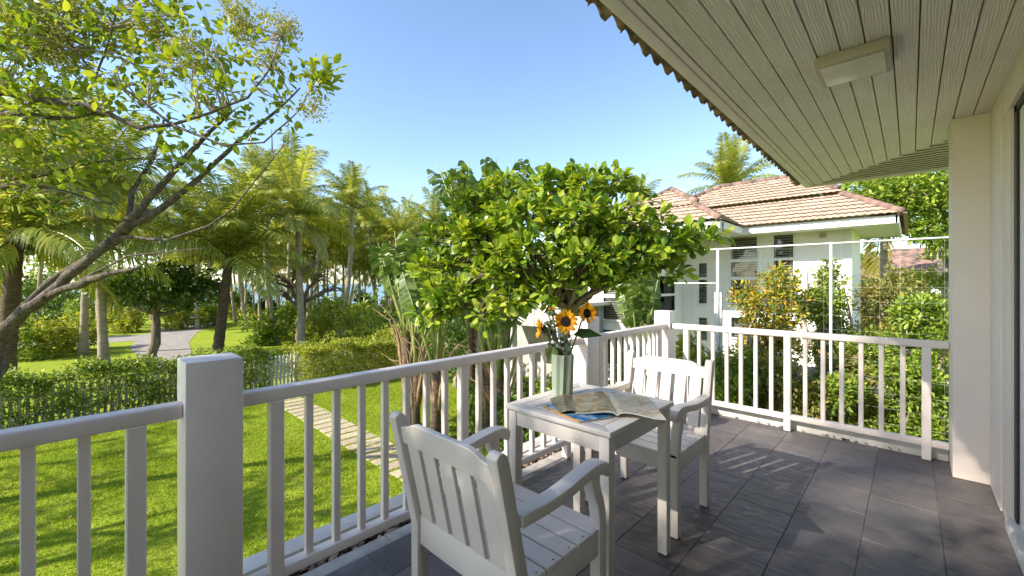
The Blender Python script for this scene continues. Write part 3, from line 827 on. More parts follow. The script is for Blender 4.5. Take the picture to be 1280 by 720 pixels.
def tree(name, label, cat, base, lobes, trunk, clusters, per, length, width, leaf, bark='bark', group=None, seed=1, up=.5, spread=.9, twig=.1,
         inner=.55, shape=SH_OVATE, leaf_parts=0, twigs=6, fork=None, stems=1, trunk_part='trunk', extra=None, density_scale=1):
    g = np.random.default_rng(seed); base = np.array(base, float)
    root = thing(name, label, cat, tuple(base), group)
    mb = MB(); cents = [np.array(l[0], float) for l in lobes]
    cm = np.mean(cents, axis=0)
    if fork is None: fork = base * .55 + np.array([cm[0], cm[1], cm[2]]) * .45
    fork = np.array(fork, float)
    starts = []
    for s in range(stems):
        off = g.normal(size=3) * trunk * (1.5 if stems > 1 else 0); off[2] = 0
        fk = fork + (g.normal(size=3) * .12 * np.linalg.norm(fork - base) if stems > 1 else 0)
        pth = branch_path(base + off - np.array([0, 0, .1]), fk, g, 6, .05)
        mb.tube(pth, [trunk * (1.25 if i == 0 else 1 - .35 * i / 6) for i in range(7)], 9); starts.append(fk)
    P, D, K = lobe_samples(lobes, clusters, g, inner)
    for li, c in enumerate(cents):
        s0 = starts[li % len(starts)]
        pth = branch_path(s0, c, g, 5, .10)
        mb.tube(pth, np.linspace(trunk * .55, trunk * .2, 6), 7)
        idx = np.where(K == li)[0]
        for q in idx[:twigs]:
            mb.tube(branch_path(pth[3 + int(q) % 3], P[q], g, 3, .1), np.linspace(trunk * .18, trunk * .05, 4), 5)
    mb.build(trunk_part, M[bark], root, smooth=True)
    V, F = cluster_leaves(P, D, per, length, width, g, up, spread, twig, shape)
    kv = len(shape); n = len(V) // kv
    if leaf_parts:
        L = V.reshape(n, kv, 3); sel = pick_leaves(L, leaf_parts)
        leaf_objects(L[sel], shape, M[leaf], root)
        V = L[~sel].reshape(-1, 3); F = leaf_faces(int((~sel).sum()), kv)
    tag(link('crown', np_mesh('crown', V - base, F, M[leaf]), root), kind='stuff')
    return root
def lobes_px(items):
    """(px, py, radius px, depth[, squash]) -> real ellipsoids at their depth"""
    out = []
    for it in items:
        px, py, r, d = it[:4]; q = it[4] if len(it) > 4 else .8
        rr = r * d / FPX; out.append((at(px, py, d), (rr, rr, rr * q)))
    return out

# the broad leafed tree beside the balcony
LB = lobes_px([(556, 300, 24, 6.8), (545, 335, 30, 6.6, .6), (590, 262, 28, 6.8, .7), (618, 240, 26, 6.6, .7), (600, 300, 38, 6.4, .6), (650, 268, 40, 6.2, .6), (688, 236, 30, 6.4, .6), (735, 232, 28, 6.2, .7), (768, 226, 18, 6.3),
               (720, 272, 46, 5.9, .55), (665, 315, 46, 5.9, .5), (620, 345, 34, 6.2, .55), (565, 372, 34, 6.3, .6), (540, 395, 20, 6.2, .6), (600, 392, 26, 6.0, .5), (640, 372, 26, 6.0, .5), (735, 322, 44, 5.7, .5), (700, 358, 30, 5.8, .5),
               (785, 278, 40, 5.9, .55), (790, 320, 40, 5.7, .5), (765, 352, 28, 5.7, .5), (835, 300, 32, 6.0, .55), (830, 335, 26, 6.0, .5), (872, 298, 22, 6.1, .55), (896, 290, 12, 6.1, .5), (575, 232, 14, 6.9), (800, 245, 16, 6.1)])
tree('almond_tree', 'broad leafed glossy green tree with a flat crown right beside the balcony', 'tree', ground_at(708, 6.3, LAWN), LB, .085, 960, 8, .168, .108, 'leaf_big',
     seed=11, up=.9, spread=.85, twig=.06, inner=.5, shape=SH_OBOV, leaf_parts=300, twigs=14, fork=at(712, 385, 6.2))

# ---------------- coconut palms
def frond_mesh(name, L, e0, droop, mat, seed, dens=70, ll=.88, hang=.35):
    g = np.random.default_rng(seed); n = 16
    pts = [np.zeros(3)]; ang = e0
    for i in range(n):
        s = (i + .5) / n; a = e0 - droop * s ** 1.4
        pts.append(pts[-1] + np.array([math.cos(a), 0, math.sin(a)]) * L / n)
    pts = np.array(pts)
    mb = MB(); mb.tube(pts, np.linspace(.035, .006, n + 1), 5)
    V = []; F = []
    for side in (-1, 1):
        for k in range(dens):
            s = .10 + .90 * k / (dens - 1)
            q = s * n; i = min(int(q), n - 1); p = pts[i] + (pts[i + 1] - pts[i]) * (q - i)
            t = pts[i + 1] - pts[i]; t = t / np.linalg.norm(t)
            up = np.array([-t[2], 0, t[0]])
            l = ll * (math.sin(PI * (.10 + .84 * s)) ** .65) * g.uniform(.8, 1.1)
            sd = np.array([0, side, 0.0])
            d1 = sd * .82 + t * (.45 + .3 * s) + up * g.normal(.05, .14); d1 /= np.linalg.norm(d1)
            d2 = d1 + np.array([0, 0, -hang - g.random() * .5]); d2 /= np.linalg.norm(d2)
            d3 = d2 + np.array([0, 0, -hang * 1.6]); d3 /= np.linalg.norm(d3)
            w = .026 * g.uniform(.8, 1.2)
            m1 = p + d1 * l * .4; m2 = m1 + d2 * l * .35; e = m2 + d3 * l * .3
            wv = np.cross(d1, up); wv /= np.linalg.norm(wv)
            b = len(V)
            V += [p - t * w * .5, p + t * w * .5, m1 + wv * w, m1 - wv * w, m2 + wv * w * .8, m2 - wv * w * .8, e]
            F += [(b, b + 1, b + 2, b + 3), (b + 3, b + 2, b + 4, b + 5), (b + 5, b + 4, b + 6)]
    mb.add(V, F)
    return mb.mesh(name, mat)
FR = {}
for v, (e0, dr) in enumerate(((R(82), R(30)), (R(64), R(58)), (R(46), R(68)), (R(28), R(64)), (R(8), R(58)), (R(-30), R(40)))):
    FR[v] = [frond_mesh('frond', 1.0 * 3.6, e0, dr, M['frond_y'] if v == 5 else M['frond'], 40 + v, hang=.18 + .06 * v)]
    FR[v].append(frond_mesh('frond', 3.6, e0 + .06, dr * 1.15, M['frond'], 60 + v, hang=.25 + .07 * v))
def palm(label, base, top, r=.15, size=1.0, n=20, seed=0, group=None, trunk='palm_trunk', low=True, bend=.0):
    g = random.Random(seed); base = np.array(base, float); top = np.array(top, float)
    root = thing('coconut_palm', label, 'palm', tuple(base), group)
    mb = MB(); k = 22; P = []; RR_ = []
    side = np.array([g.uniform(-1, 1), g.uniform(-1, 1), 0])
    for i in range(k + 1):
        t = i / k
        P.append(base + (top - base) * t + side * bend * math.sin(PI * t) - (np.array([0, 0, .1]) if i == 0 else 0)); RR_.append(r * (1.35 - .35 * min(1, t * 6)) * (1 - .25 * t) * (1.05 if i % 2 else .95))
    mb.tube(P, RR_, 9)
    mb.tube([top - np.array([0, 0, .25 * size]), top + np.array([0, 0, .25 * size])], [r * 1.25, r * .6], 8)
    mb.build('trunk', M[trunk], root, smooth=True)
    a = g.uniform(0, 6)
    for i in range(n):
        a += 2.399 + g.uniform(-.2, .2)
        t = i / (n - 1)
        v = min(5, int(t * (5.25 if low else 4.3) + g.uniform(-.3, .3))); v = max(0, v)
        o = link('frond', FR[v][g.randrange(2)], root, tuple(top - base + np.array([0, 0, .12 * size * (1 - t)])))
        s = size * g.uniform(.85, 1.1); o.scale = (s, s, s); o.rotation_euler = (g.uniform(-.25, .25), g.uniform(-.12, .12), a)
    for i in range(0 if size < .8 else 5):
        aa = g.uniform(0, 6)
        bm = MB(); c = top + np.array([math.cos(aa) * r * 1.5, math.sin(aa) * r * 1.5, -.22 * size - g.random() * .15])
        bm.lathe([(.001, -.11), (.06, -.09), (.095, 0), (.07, .08), (.001, .11)], c, 8).build('coconut', M['petiole'], root, smooth=True)
    return root
def palm_px(label, px, pbase, py_top, px_top, d, **kw):
    b = ground_at(pbase, d, LAWN); t = at(px_top, py_top, d)
    return palm(label, b, t, **kw)
GR = 'slender palms in the grove before the sea'
palm_px('leaning coconut palm with full crown between the bare branched tree and the dark umbrella tree', 0, 271, 325, 286, 19, r=.23, size=1.2, n=28, seed=3, trunk='palm_dark', low=False)
palm_px('thick trunked coconut palm with brown trunk behind the big leaning tree', 0, 4, 300, 20, 14.5, r=.27, size=1.25, n=28, seed=5, trunk='palm_dark')
palm_px('tall coconut palm standing clear against the sky above the grove', 0, 425, 262, 440, 26, r=.17, size=.82, n=20, seed=8, low=False, bend=.3)
palm_px('tall coconut palm with upright crown just behind the leaning palm', 0, 378, 275, 372, 21, r=.17, size=.95, n=22, seed=9)
palm_px('coconut palm high behind the leafy tree top', 0, 130, 235, 120, 17, r=.17, size=1.1, n=24, seed=12)
palm_px('coconut palm with pale straight trunk rising from the round lawn', 0, 104, 240, 110, 20.5, r=.17, size=1.05, n=24, seed=13)
far = [(57, 300, 30), (122, 290, 29), (150, 285, 36), (235, 285, 32), (298, 280, 33), (326, 268, 30), (345, 300, 44), (362, 250, 27), (398, 290, 34), (410, 310, 46), (462, 285, 38), (475, 305, 50), (448, 320, 52), (500, 290, 36), (520, 300, 44), (390, 315, 52), (310, 312, 50), (265, 300, 48), (205, 300, 46), (180, 290, 40), (85, 290, 44), (30, 290, 40), (-20, 280, 30), (545, 290, 40), (335, 255, 24), (290, 325, 56), (300, 318, 44), (322, 328, 58), (355, 322, 50), (372, 330, 57), (385, 300, 40), (405, 326, 55), (422, 300, 42), (432, 330, 58), (455, 310, 46), (468, 328, 56), (485, 318, 48), (508, 322, 52), (250, 322, 52), (225, 312, 50)] + [(288 + k * 17.5, 306 + (k * 13) % 34, 38 + (k * 11) % 22) for k in range(14)]
for i, (px, py, d) in enumerate(far):
    g = random.Random(100 + i)
    palm_px('slender far coconut palm in the grove before the sea', 0, px + g.uniform(-12, 12), py + g.uniform(-10, 10), px, d, r=.13, size=g.uniform(.85, 1.12), n=19, seed=200 + i, group=GR, bend=.25)
palm_px('coconut palm rising behind the ridge of the neighbouring roof', 0, 905, 240, 915, 25, r=.16, size=.95, n=20, seed=31, low=False)
palm_px('coconut palm with straight trunk right of the neighbouring villa', 0, 1100, 262, 1106, 19, r=.17, size=1.15, n=22, seed=33, bend=.1)
palm_px('coconut palm partly hidden behind the cream column', 0, 1190, 215, 1160, 24, r=.17, size=1.1, n=22, seed=34)
palm_px('small palm top peeping over the wing of the neighbouring roof', 0, 795, 262, 800, 24, r=.15, size=.6, n=14, seed=36, low=False)

# ---------------- traveller palms with paddle leaves in a fan
def paddle_mesh(seed, L=1.45, Wd=.25, pet=1.1):
    g = np.random.default_rng(seed); n = 26; V = []; F = []
    def spine(s): return np.array([.05 * L * s * s * math.sin(seed * 2.1), .24 * L * s * s * (1 if seed % 2 else -1), pet + L * s - .16 * L * s * s])
    for side in (-1, 1):
        k = 0
        while k < n:
            run = int(g.integers(1, 6)); k2 = min(n, k + run); gap = .035; tilt = g.normal(.35, .45)
            for j in range(k, k2):
                s0, s1 = j / n, (j + 1) / n
                if j == k2 - 1: s1 -= gap * .6
                b = len(V)
                for s in (s0, s1):
                    w = Wd * math.sin(PI * min(1, .06 + s * .93)) ** .55
                    c = spine(s); V.append(c); V.append(c + np.array([side * w * (1 - .25 * abs(tilt)), tilt * w * .8, -.16 * w - .35 * w * abs(tilt)]))
                F.append((b, b + 1, b + 3, b + 2) if side > 0 else (b, b + 2, b + 3, b + 1))
            k = k2
    return np_mesh('paddle_leaf', np.array(V), F, M['paddle'])
PAD = [paddle_mesh(s) for s in range(6)]
PETM = MB().tube([(0, 0, 0), (0, .02, .6), (0, 0, 1.1), (0, 0, 2.3)], [.055, .035, .025, .008], 6).mesh('stalk', M['petiole'], smooth=True)
def traveller(label, base, h, size, n, seed, fan=1.0, yaw=0, tr=.10):
    g = random.Random(seed); base = np.array(base, float)
    t = thing('traveller_palm', label, 'palm', tuple(base))
    mb = MB(); mb.tube([base - np.array([0, 0, .1]), base + np.array([0, 0, h * .5]), base + np.array([0, 0, h])], [tr * 1.3, tr, tr], 9)
    mb.build('trunk', M['palm_dark'], t, smooth=True)
    sh = MB()
    for i in range(11):
        a = (i - 5) / 5 * .30 + g.uniform(-.03, .03); hh = h * g.uniform(.30, .62); c_, s_ = math.cos(yaw), math.sin(yaw); dy = g.uniform(-.05, .05)
        q = base + np.array([c_ * tr * a * 2 - s_ * dy, s_ * tr * a * 2 + c_ * dy, h * .42 + g.uniform(-.1, .1)])
        up_ = g.uniform(.5, 1.1)
        sh.tube([q, q + np.array([c_ * a * .18, s_ * a * .18, hh * .5]), q + np.array([c_ * a * .5, s_ * a * .5, hh]), q + np.array([c_ * a * 1.1, s_ * a * 1.1, hh + up_ * .6]), q + np.array([c_ * a * (1.6 + up_), s_ * a * (1.6 + up_), hh + up_ + g.uniform(-.2, .2)])], [.045, .055, .038, .016, .004], 6)
    sh.build('sheaths', M['petiole_old'], t, smooth=True)
    for i in range(n):
        a = (i - (n - 1) / 2) / max(1, (n - 1) / 2) * fan + g.uniform(-.06, .06)
        o = link('leaf_stalk', PETM, t, (0, g.uniform(-.04, .04), h)); s = size * g.uniform(.85, 1.1)
        o.scale = (s,) * 3; o.rotation_euler = (g.uniform(-.15, .15), a, yaw + g.uniform(-.1, .1))
        l = link('paddle_leaf', PAD[g.randrange(6)], o); l.rotation_euler = (0, 0, g.uniform(-.5, .5))
    return t
YF = YAW
traveller('traveller palm with broad split paddle leaves left of the broad leafed tree', ground_at(508, 10.2, LAWN), 2.2, 1.05, 11, 1, .34, YF)
traveller('tall traveller palm whose grey leaves rise above the broad leafed tree', ground_at(590, 10.6, LAWN), 4.2, 1.0, 9, 2, .40, YF + .3)
traveller('tall traveller palm with upright leaves behind the top of the broad leafed tree', ground_at(632, 11, LAWN), 4.4, .95, 8, 3, .36, YF)
traveller('young traveller palm with green stalks beside the pavilion column', ground_at(625, 8.8, LAWN), 1.5, 1.1, 6, 4, .22, YF, .08)
traveller('short traveller palm with orange dry sheaths at the lawn edge', ground_at(545, 9.2, LAWN), 1.6, 1.1, 6, 5, .22, YF, .10)
traveller('slim traveller palm in front of the neighbouring villa wing', ground_at(800, 9.3, LAWN), 1.5, 1.05, 7, 6, .20, YF, .07)
traveller('leaning traveller palm under the left edge of the broad leafed tree', ground_at(520, 9.6, LAWN), 1.6, 1.1, 5, 7, .2, YF, .09)
traveller('dark stemmed traveller palm behind the railing beside the vase', ground_at(610, 9.0, LAWN), 1.7, 1.1, 5, 8, .2, YF, .09)

# ---------------- hedges
def hedge(label, x0, x1, y0, y1, h, n, length, mat, seed, thin=0, inner=True):
    g = np.random.default_rng(seed)
    t = thing('hedge', label, 'hedge', ((x0 + x1) / 2, (y0 + y1) / 2, LAWN)); o = ORIGIN[t.name]
    per = 5; m = n // per
    P = np.stack([g.uniform(x0, x1, m), g.uniform(y0, y1, m), LAWN + .06 + (h - .06) * g.random(m) ** .95], 1)
    sw = .10 * np.sin(P[:, 1] * 2.3) + .08 * np.sin(P[:, 1] * 5.1 + 1)
    edge = g.random(m) < .6
    P[edge, 0] = np.where(g.random(edge.sum()) < .85, x1, x0) + g.normal(0, .07, edge.sum())
    topm = g.random(m) < .28; P[topm, 2] = LAWN + h + g.normal(0, .05, topm.sum()) + sw[topm]
    if thin:
        keep = g.random(m) > thin * (np.sin(P[:, 1] * 3.7 + P[:, 2] * 4) > .1); P = P[keep]
    D = np.stack([np.sign(P[:, 0] - (x0 + x1) / 2), np.zeros(len(P)), (P[:, 2] - LAWN) / h - .4], 1)
    V, F = cluster_leaves(P, D, per, length, length * .55, g, .4, .9, .09)
    tag(link('foliage', np_mesh('foliage', V - o, F, M[mat]), t), kind='stuff')
    mb = MB(); rr = random.Random(seed); y = y0
    while y < y1:
        b = np.array([rr.uniform(x0 + .1, x1 - .1), y, LAWN])
        for q in range(3):
            e = b + np.array([rr.uniform(-.25, .25), rr.uniform(-.3, .3), h * rr.uniform(.6, .95)])
            mb.tube([b, (b + e) / 2 + np.array([rr.uniform(-.06, .06), rr.uniform(-.06, .06), 0]), e], [.014, .010, .004], 4, cap=False)
        y += rr.uniform(.10, .22)
    tag(mb.build('twigs', M['bark_pale'], t), kind='stuff')
    return t
hedge('sparse dark green hedge with the picket fence showing through it', -16.0, -15.1, -7, 4.42, 1.28, 34000, .095, 'leaf_hedge', 21, thin=.25)
hedge('dense lime green hedge right of the picket gate', -15.9, -14.1, 5.0, 10.6, 1.3, 26000, .085, 'leaf_lime', 22)

# ---------------- shrubs and trees in the garden
def blob(c, r, g, n=5, q=.8):
    out = []
    for i in range(n):
        o = np.array([g.uniform(-.6, .6), g.uniform(-.6, .6), g.uniform(-.3, .55)]) * r
        s = r * g.uniform(.45, .7); out.append((np.array(c) + o, (s, s, s * q)))
    return out
def shrub(label, base, h, r, mat, n, length, seed, group=None, name='shrub', inner=.3, up=.6):
    g = random.Random(seed); b = np.array(base, float)
    lob = []
    k = max(2, int(h / (r * .8)))
    for i in range(k):
        z = h * (.25 + .65 * i / max(1, k - 1))
        lob += blob(b + np.array([0, 0, z]), r * (1.0 - .35 * i / k), g, 3)
    return tree(name, label, 'shrub', b, lob, .018 + .01 * h, n // 6, 6, length, length * .5, mat, 'bark_pale', group, seed, up, .9, .08, inner, stems=3, twigs=4)
SB = ground_at
shrub('croton shrub with yellow and orange leaves in front of the neighbouring windows', SB(955, 8.3, LAWN), 3.75, .78, 'leaf_croton', 11000, .10, 51)
shrub('tall slim climbing shrub on the net in front of the white gable wall', SB(1035, 9.2, LAWN), 4.2, .46, 'leaf_hedge', 6500, .10, 52)
shrub('dark leafy shrub at the foot of the climbing shrub', SB(1050, 8.6, LAWN), 3.2, .9, 'leaf_hedge', 10000, .10, 53)
shrub('olive tinted shrub right of the climbing shrub', SB(1110, 9.6, LAWN), 3.6, 1.05, 'leaf_olive', 11000, .10, 54)
shrub('bright green shrub beside the cream column beyond the railing', SB(1165, 8.0, LAWN), 3.2, .9, 'leaf_mid', 9000, .12, 55)
shrub('lush shrub behind the olive shrub', SB(1150, 13, LAWN), 3.7, 1.2, 'leaf_lime', 5200, .13, 56)
shrub('yellow green shrub at the corner post beyond the railing', SB(868, 7.4, LAWN), 2.6, .65, 'leaf_lime', 6000, .10, 57)
shrub('low green shrub under the croton', SB(905, 7.7, LAWN), 2.2, .75, 'leaf_mid', 7000, .09, 58)
for i, (px, d, h, m_) in enumerate([(890, 7.0, 1.5, 'leaf_mid'), (935, 7.1, 1.7, 'leaf_hedge'), (985, 7.0, 1.75, 'leaf_olive'), (1030, 6.9, 1.8, 'leaf_hedge'), (1075, 7.0, 1.7, 'leaf_olive'), (1115, 6.8, 1.75, 'leaf_hedge'), (1160, 6.6, 1.8, 'leaf_mid'), (1200, 6.8, 1.7, 'leaf_hedge')]):
    shrub({'leaf_mid': 'mid green', 'leaf_hedge': 'dark green', 'leaf_olive': 'olive brown'}[m_] + ' small leaved bush in the row seen through the end railing', SB(px, d, LAWN), h + .25, .72, m_, 8000, .085, 70 + i, 'bushes in the row beyond the end railing', 'bush')
M['garden_wall'] = simple('white garden wall', (.72, .70, .66), (.6, .58, .54), scale=3, rough=.8)
gw = MB().box(-3.4, 3.5, 10.6, 10.78, LAWN, -.45).build('garden_wall', M['garden_wall']); tag(gw, 'white garden wall behind the bushes between the villas', 'wall')
# green bed below the railing by the fan palms
for i, (px, d, h) in enumerate([(655, 8.2, 1.5), (690, 8.0, 1.6), (735, 8.4, 1.7), (590, 9.4, 1.1), (640, 8.6, 1.0), (780, 8.2, 1.9), (820, 8.0, 1.6)]):
    shrub('leafy bush in the bed below the fan palms', SB(px, d, LAWN), h, .45, ('leaf_dark', 'leaf_mid')[i % 2], 1500, .12, 90 + i, 'bushes in the bed under the fan palms', 'bush')
# tree at the upper right beyond the neighbour
tree('shade_tree', 'wide green shade tree beyond the neighbouring villa near the column', 'tree', SB(1215, 17, LAWN),
     lobes_px([(1080, 248, 42, 17, .6), (1130, 240, 45, 16.5, .6), (1175, 255, 45, 16, .7), (1160, 285, 30, 16, .6), (1200, 240, 50, 16, .7), (1120, 268, 25, 16.5, .5), (1185, 300, 30, 15.5, .6)]),
     .20, 900, 8, .22, .11, 'leaf_mid', seed=61, inner=.3, fork=at(1190, 300, 16.6))
# far house on the right
fh = thing('far_house', 'distant house with brown tiled roof right of the neighbouring villa', 'house', (-.4, 44, LAWN))
b0 = np.array([-.4, 44, 0])
MB().box(-3.6, 3.2, 41, 47, LAWN, 1.7).build('wall', M['nwall'], fh)
MB().add([(-4.4, 40, 1.65), (4.0, 40, 1.65), (4.0, 48, 1.65), (-4.4, 48, 1.65), (-1.0, 44, 4.0), (1.0, 44, 4.0)], [(0, 1, 5, 4), (1, 2, 5), (2, 3, 4, 5), (3, 0, 4), (3, 2, 1, 0)]).build('roof', M['hip_tile'], fh)
for i, (px, d, h, r, m_) in enumerate([(1090, 24, 4.6, 1.6, 'leaf_olive'), (1140, 22, 3.6, 1.5, 'leaf_lime'), (1180, 18, 3.9, 1.3, 'leaf_mid'), (1100, 34, 4.5, 2.2, 'leaf_mid'), (1190, 30, 5, 2.2, 'leaf_dark'), (1150, 60, 6.5, 4, 'leaf_mid'), (1085, 60, 7.0, 4, 'leaf_dark'), (1225, 55, 8, 4, 'leaf_mid')]):
    shrub(['olive bush growing in the gap right of the neighbouring villa', 'lime green bush in the gap before the far house', 'mid green bush beside the far house gap', 'green bush left of the far house', 'dark bush right of the far house', 'round green tree behind the far house', 'dark round tree left behind the far house', 'tall round tree hidden right of the far house'][i], SB(px, d, LAWN), h, r, m_, 3000, .012 * d, 120 + i)

# ---------------- resort garden to the left
dk = lobes_px([(135, 358, 26, 19, .55), (170, 350, 30, 19, .5), (205, 345, 32, 18.5, .5), (240, 352, 30, 19, .5), (262, 362, 18, 19, .5), (190, 372, 34, 18, .4), (225, 378, 22, 18, .4), (155, 372, 22, 19, .4)])
tree('umbrella_tree', 'dark flat crowned tree with black trunk beside the paved lane', 'tree', ground_at(190, 18.5, LAWN), dk, .21, 560, 8, .24, .13, 'leaf_dark', 'bark', seed=71, inner=.3, fork=at(194, 392, 18.5))
br = lobes_px([(345, 345, 18, 22), (372, 335, 20, 22), (400, 345, 18, 22), (420, 360, 14, 22), (355, 365, 12, 22), (395, 330, 12, 21)])
tree('bare_tree', 'sparse tree with many bare upright branches in the grove', 'tree', ground_at(380, 22, LAWN), br, .24, 150, 4, .16, .07, 'leaf_lime', 'bark', seed=72, inner=.2, twigs=24, fork=at(379, 388, 22))
garden = [(20, 19, 1.5, 1.2, 'leaf_mid'), (60, 20, 1.4, 1.3, 'leaf_lime'), (-20, 20, 1.9, 1.5, 'leaf_mid'), (90, 22, 1.2, 1.2, 'leaf_lime'), (35, 26, 2.4, 1.8, 'leaf_dark'), (160, 30, 1.3, 1.3, 'leaf_lime'), (115, 34, 1.6, 1.8, 'leaf_mid'), (75, 36, 2.6, 2.2, 'leaf_dark'), (230, 32, 1.0, 1.4, 'leaf_lime'), (260, 34, 1.4, 1.7, 'leaf_mid'), (330, 24, 2.1, 1.3, 'leaf_mid'), (350, 26, 2.4, 1.4, 'leaf_mid'), (400, 23, 2.4, 1.6, 'leaf_lime'), (440, 21, 2.3, 1.6, 'leaf_lime'), (470, 20, 2.1, 1.4, 'leaf_lime'), (420, 27, 2.8, 1.8, 'leaf_mid'), (455, 28, 3.0, 1.8, 'leaf_mid'), (500, 17, 2.1, 1.2, 'leaf_lime'), (530, 15, 2.0, 1.1, 'leaf_mid'), (570, 14, 2.2, 1.2, 'leaf_dark'), (300, 40, 1.3, 2.0, 'leaf_lime'), (200, 44, 2.4, 2.6, 'leaf_mid'), (140, 46, 2.8, 3, 'leaf_dark'), (60, 48, 3.4, 3.2, 'leaf_dark'), (245, 48, 2.2, 2.6, 'leaf_dark'), (285, 50, 1.8, 2.4, 'leaf_mid')]
for i, (px, d, h, r, m_) in enumerate(garden):
    h = h * .62 if px > 290 and d > 16 else h
    shrub({'leaf_mid': 'mid green rounded', 'leaf_lime': 'lime yellow rounded', 'leaf_dark': 'dark green rounded'}[m_] + ' shrub in the planted beds of the palm garden', SB(px, d, LAWN), h, r, m_, 2600 if d < 30 else 1700, .0075 * d + .03, 150 + i, 'shrubs in the palm garden beds')
# distant tree line behind the palms
for i in range(16):
    px = -40 + i * 38; d = 54 + (i * 7) % 5
    if 285 < px < 500: h = .8 + .9 * (i % 2); r = 1.8
    else: h = 7 + (i * 5) % 4; r = 4
    shrub('far leafy tree in the line along the beach', SB(px, d, LAWN), h, r, ('leaf_mid', 'leaf_dark', 'leaf_lime')[i % 3], 1500, .55 if h > 3 else .4, 190 + i, 'far trees along the beach')
for i in range(6):
    px = 500 + i * 60
    shrub('leafy tree behind the villas', SB(px, 30 + (i * 5) % 9, LAWN), 4.6 + i % 3, 3, ('leaf_mid', 'leaf_dark')[i % 2], 2200, .35, 230 + i, 'leafy trees behind the villas')

# ---------------- the big leaning tree at the left, close to the balcony
lt_d = 6.6
def pl(*pts): return [at(*p) for p in pts]
lt_base = ground_at(-30, lt_d, LAWN)
lt = thing('leaning_tree', 'large leaning tree with airy yellow green foliage and forked grey trunk at the lawn edge', 'tree', tuple(lt_base))
mb = MB()
limbs = [
    ([tuple(lt_base - np.array([0, 0, .1]))] + pl((-22, 500, 6.6), (-8, 440, 6.6), (18, 402, 6.5), (60, 368, 6.4), (100, 335, 6.3), (150, 292, 6.2)), [.30, .26, .24, .20, .165, .15, .12]),
    (pl((10, 408, 6.5), (60, 352, 6.6), (112, 322, 6.7), (150, 300, 6.8), (185, 262, 6.9)), [.13, .11, .09, .07, .05]),
    (pl((55, 372, 6.4), (100, 355, 6.2), (135, 342, 6.0), (175, 335, 5.9)), [.12, .09, .06, .03]),
    (pl((150, 292, 6.2), (185, 250, 6.1), (225, 205, 6.0), (262, 165, 6.0), (290, 140, 6.0)), [.09, .07, .055, .04, .02]),
    (pl((150, 292, 6.2), (200, 262, 6.2), (250, 222, 6.3), (300, 175, 6.3), (345, 140, 6.4), (375, 110, 6.4)), [.09, .07, .055, .04, .028, .015]),
    (pl((160, 285, 6.2), (165, 240, 6.4), (190, 200, 6.5), (205, 150, 6.6)), [.06, .05, .04, .02]),
    (pl((150, 296, 6.2), (210, 300, 6.0), (262, 282, 5.9), (290, 262, 5.9), (320, 225, 5.9), (352, 185, 5.9)), [.04, .03, .024, .018, .013, .006]),
    (pl((-60, 130, 5.6), (0, 114, 5.6), (60, 126, 5.6), (110, 132, 5.6), (140, 145, 5.6), (175, 160, 5.6), (215, 156, 5.6)), [.09, .075, .06, .052, .046, .04, .035]),
    (pl((-60, 150, 5.8), (20, 142, 5.8), (80, 148, 5.8), (130, 140, 5.7)), [.05, .045, .04, .035]),
    (pl((215, 156, 5.6), (265, 140, 5.6), (310, 122, 5.6), (338, 85, 5.6), (352, 45, 5.6)), [.03, .025, .02, .014, .006]),
    (pl((215, 156, 5.6), (280, 182, 5.6), (330, 178, 5.6), (372, 140, 5.6), (395, 100, 5.6)), [.026, .02, .016, .012, .006]),
    (pl((215, 156, 5.6), (170, 120, 5.7), (120, 95, 5.8), (80, 45, 5.9), (40, 5, 6)), [.028, .024, .02, .016, .01]),
    (pl((120, 95, 5.8), (135, 55, 5.8), (152, -10, 5.8)), [.02, .018, .014]),
    (pl((-60, 205, 6), (0, 226, 6), (60, 218, 6), (110, 204, 6), (165, 198, 6), (215, 200, 6)), [.04, .036, .03, .024, .018, .008]),
    (pl((-60, 260, 6), (10, 232, 6), (60, 234, 6), (100, 245, 6), (140, 255, 6)), [.05, .045, .038, .03, .02]),
    (pl((-60, 30, 6.2), (0, 20, 6.2), (60, 35, 6.2), (110, 60, 6.2)), [.05, .04, .03, .02]),
    (pl((100, 350, 6.2), (160, 320, 6.0), (205, 315, 5.9), (260, 310, 5.9)), [.025, .02, .014, .006]),
    ([tuple(at(-22, 500, 6.6)), tuple(at(-50, 380, 6.4)), tuple(at(-80, 250, 6.2)), tuple(at(-60, 130, 5.6))], [.20, .16, .12, .09]),
    ([tuple(at(-80, 250, 6.2)), tuple(at(-90, 120, 6.2)), tuple(at(-60, 30, 6.2))], [.10, .07, .05]),
]
LIMB_PTS = []
for pts, rad in limbs:
    P = [np.array(p, float) for p in pts]; Q = []; RR2 = []
    gq = np.random.default_rng(len(Q) + int(abs(P[0][0]) * 100))
    for i in range(len(P) - 1):
        for t in (0, .33, .66):
            Q.append(P[i] * (1 - t) + P[i + 1] * t + (gq.normal(size=3) * .10 * rad[i] if (i or t) else 0)); RR2.append(rad[i] * (1 - t) + rad[i + 1] * t)
    Q.append(P[-1]); RR2.append(rad[-1]); LIMB_PTS += [q for q, r in zip(Q, RR2) if r < .08]; mb.tube(Q, [max(r * (.47 if r > .1 else .7), .005) for r in RR2], 9)
M['bark_leaning'] = simple('dark furrowed bark', (.17, .13, .10), (.055, .042, .033), scale=14, rough=.95, bstr=1, bscale=36, bdist=.03, detail=8)
mb.build('trunk', M['bark_leaning'], lt, smooth=True)
g = np.random.default_rng(77)
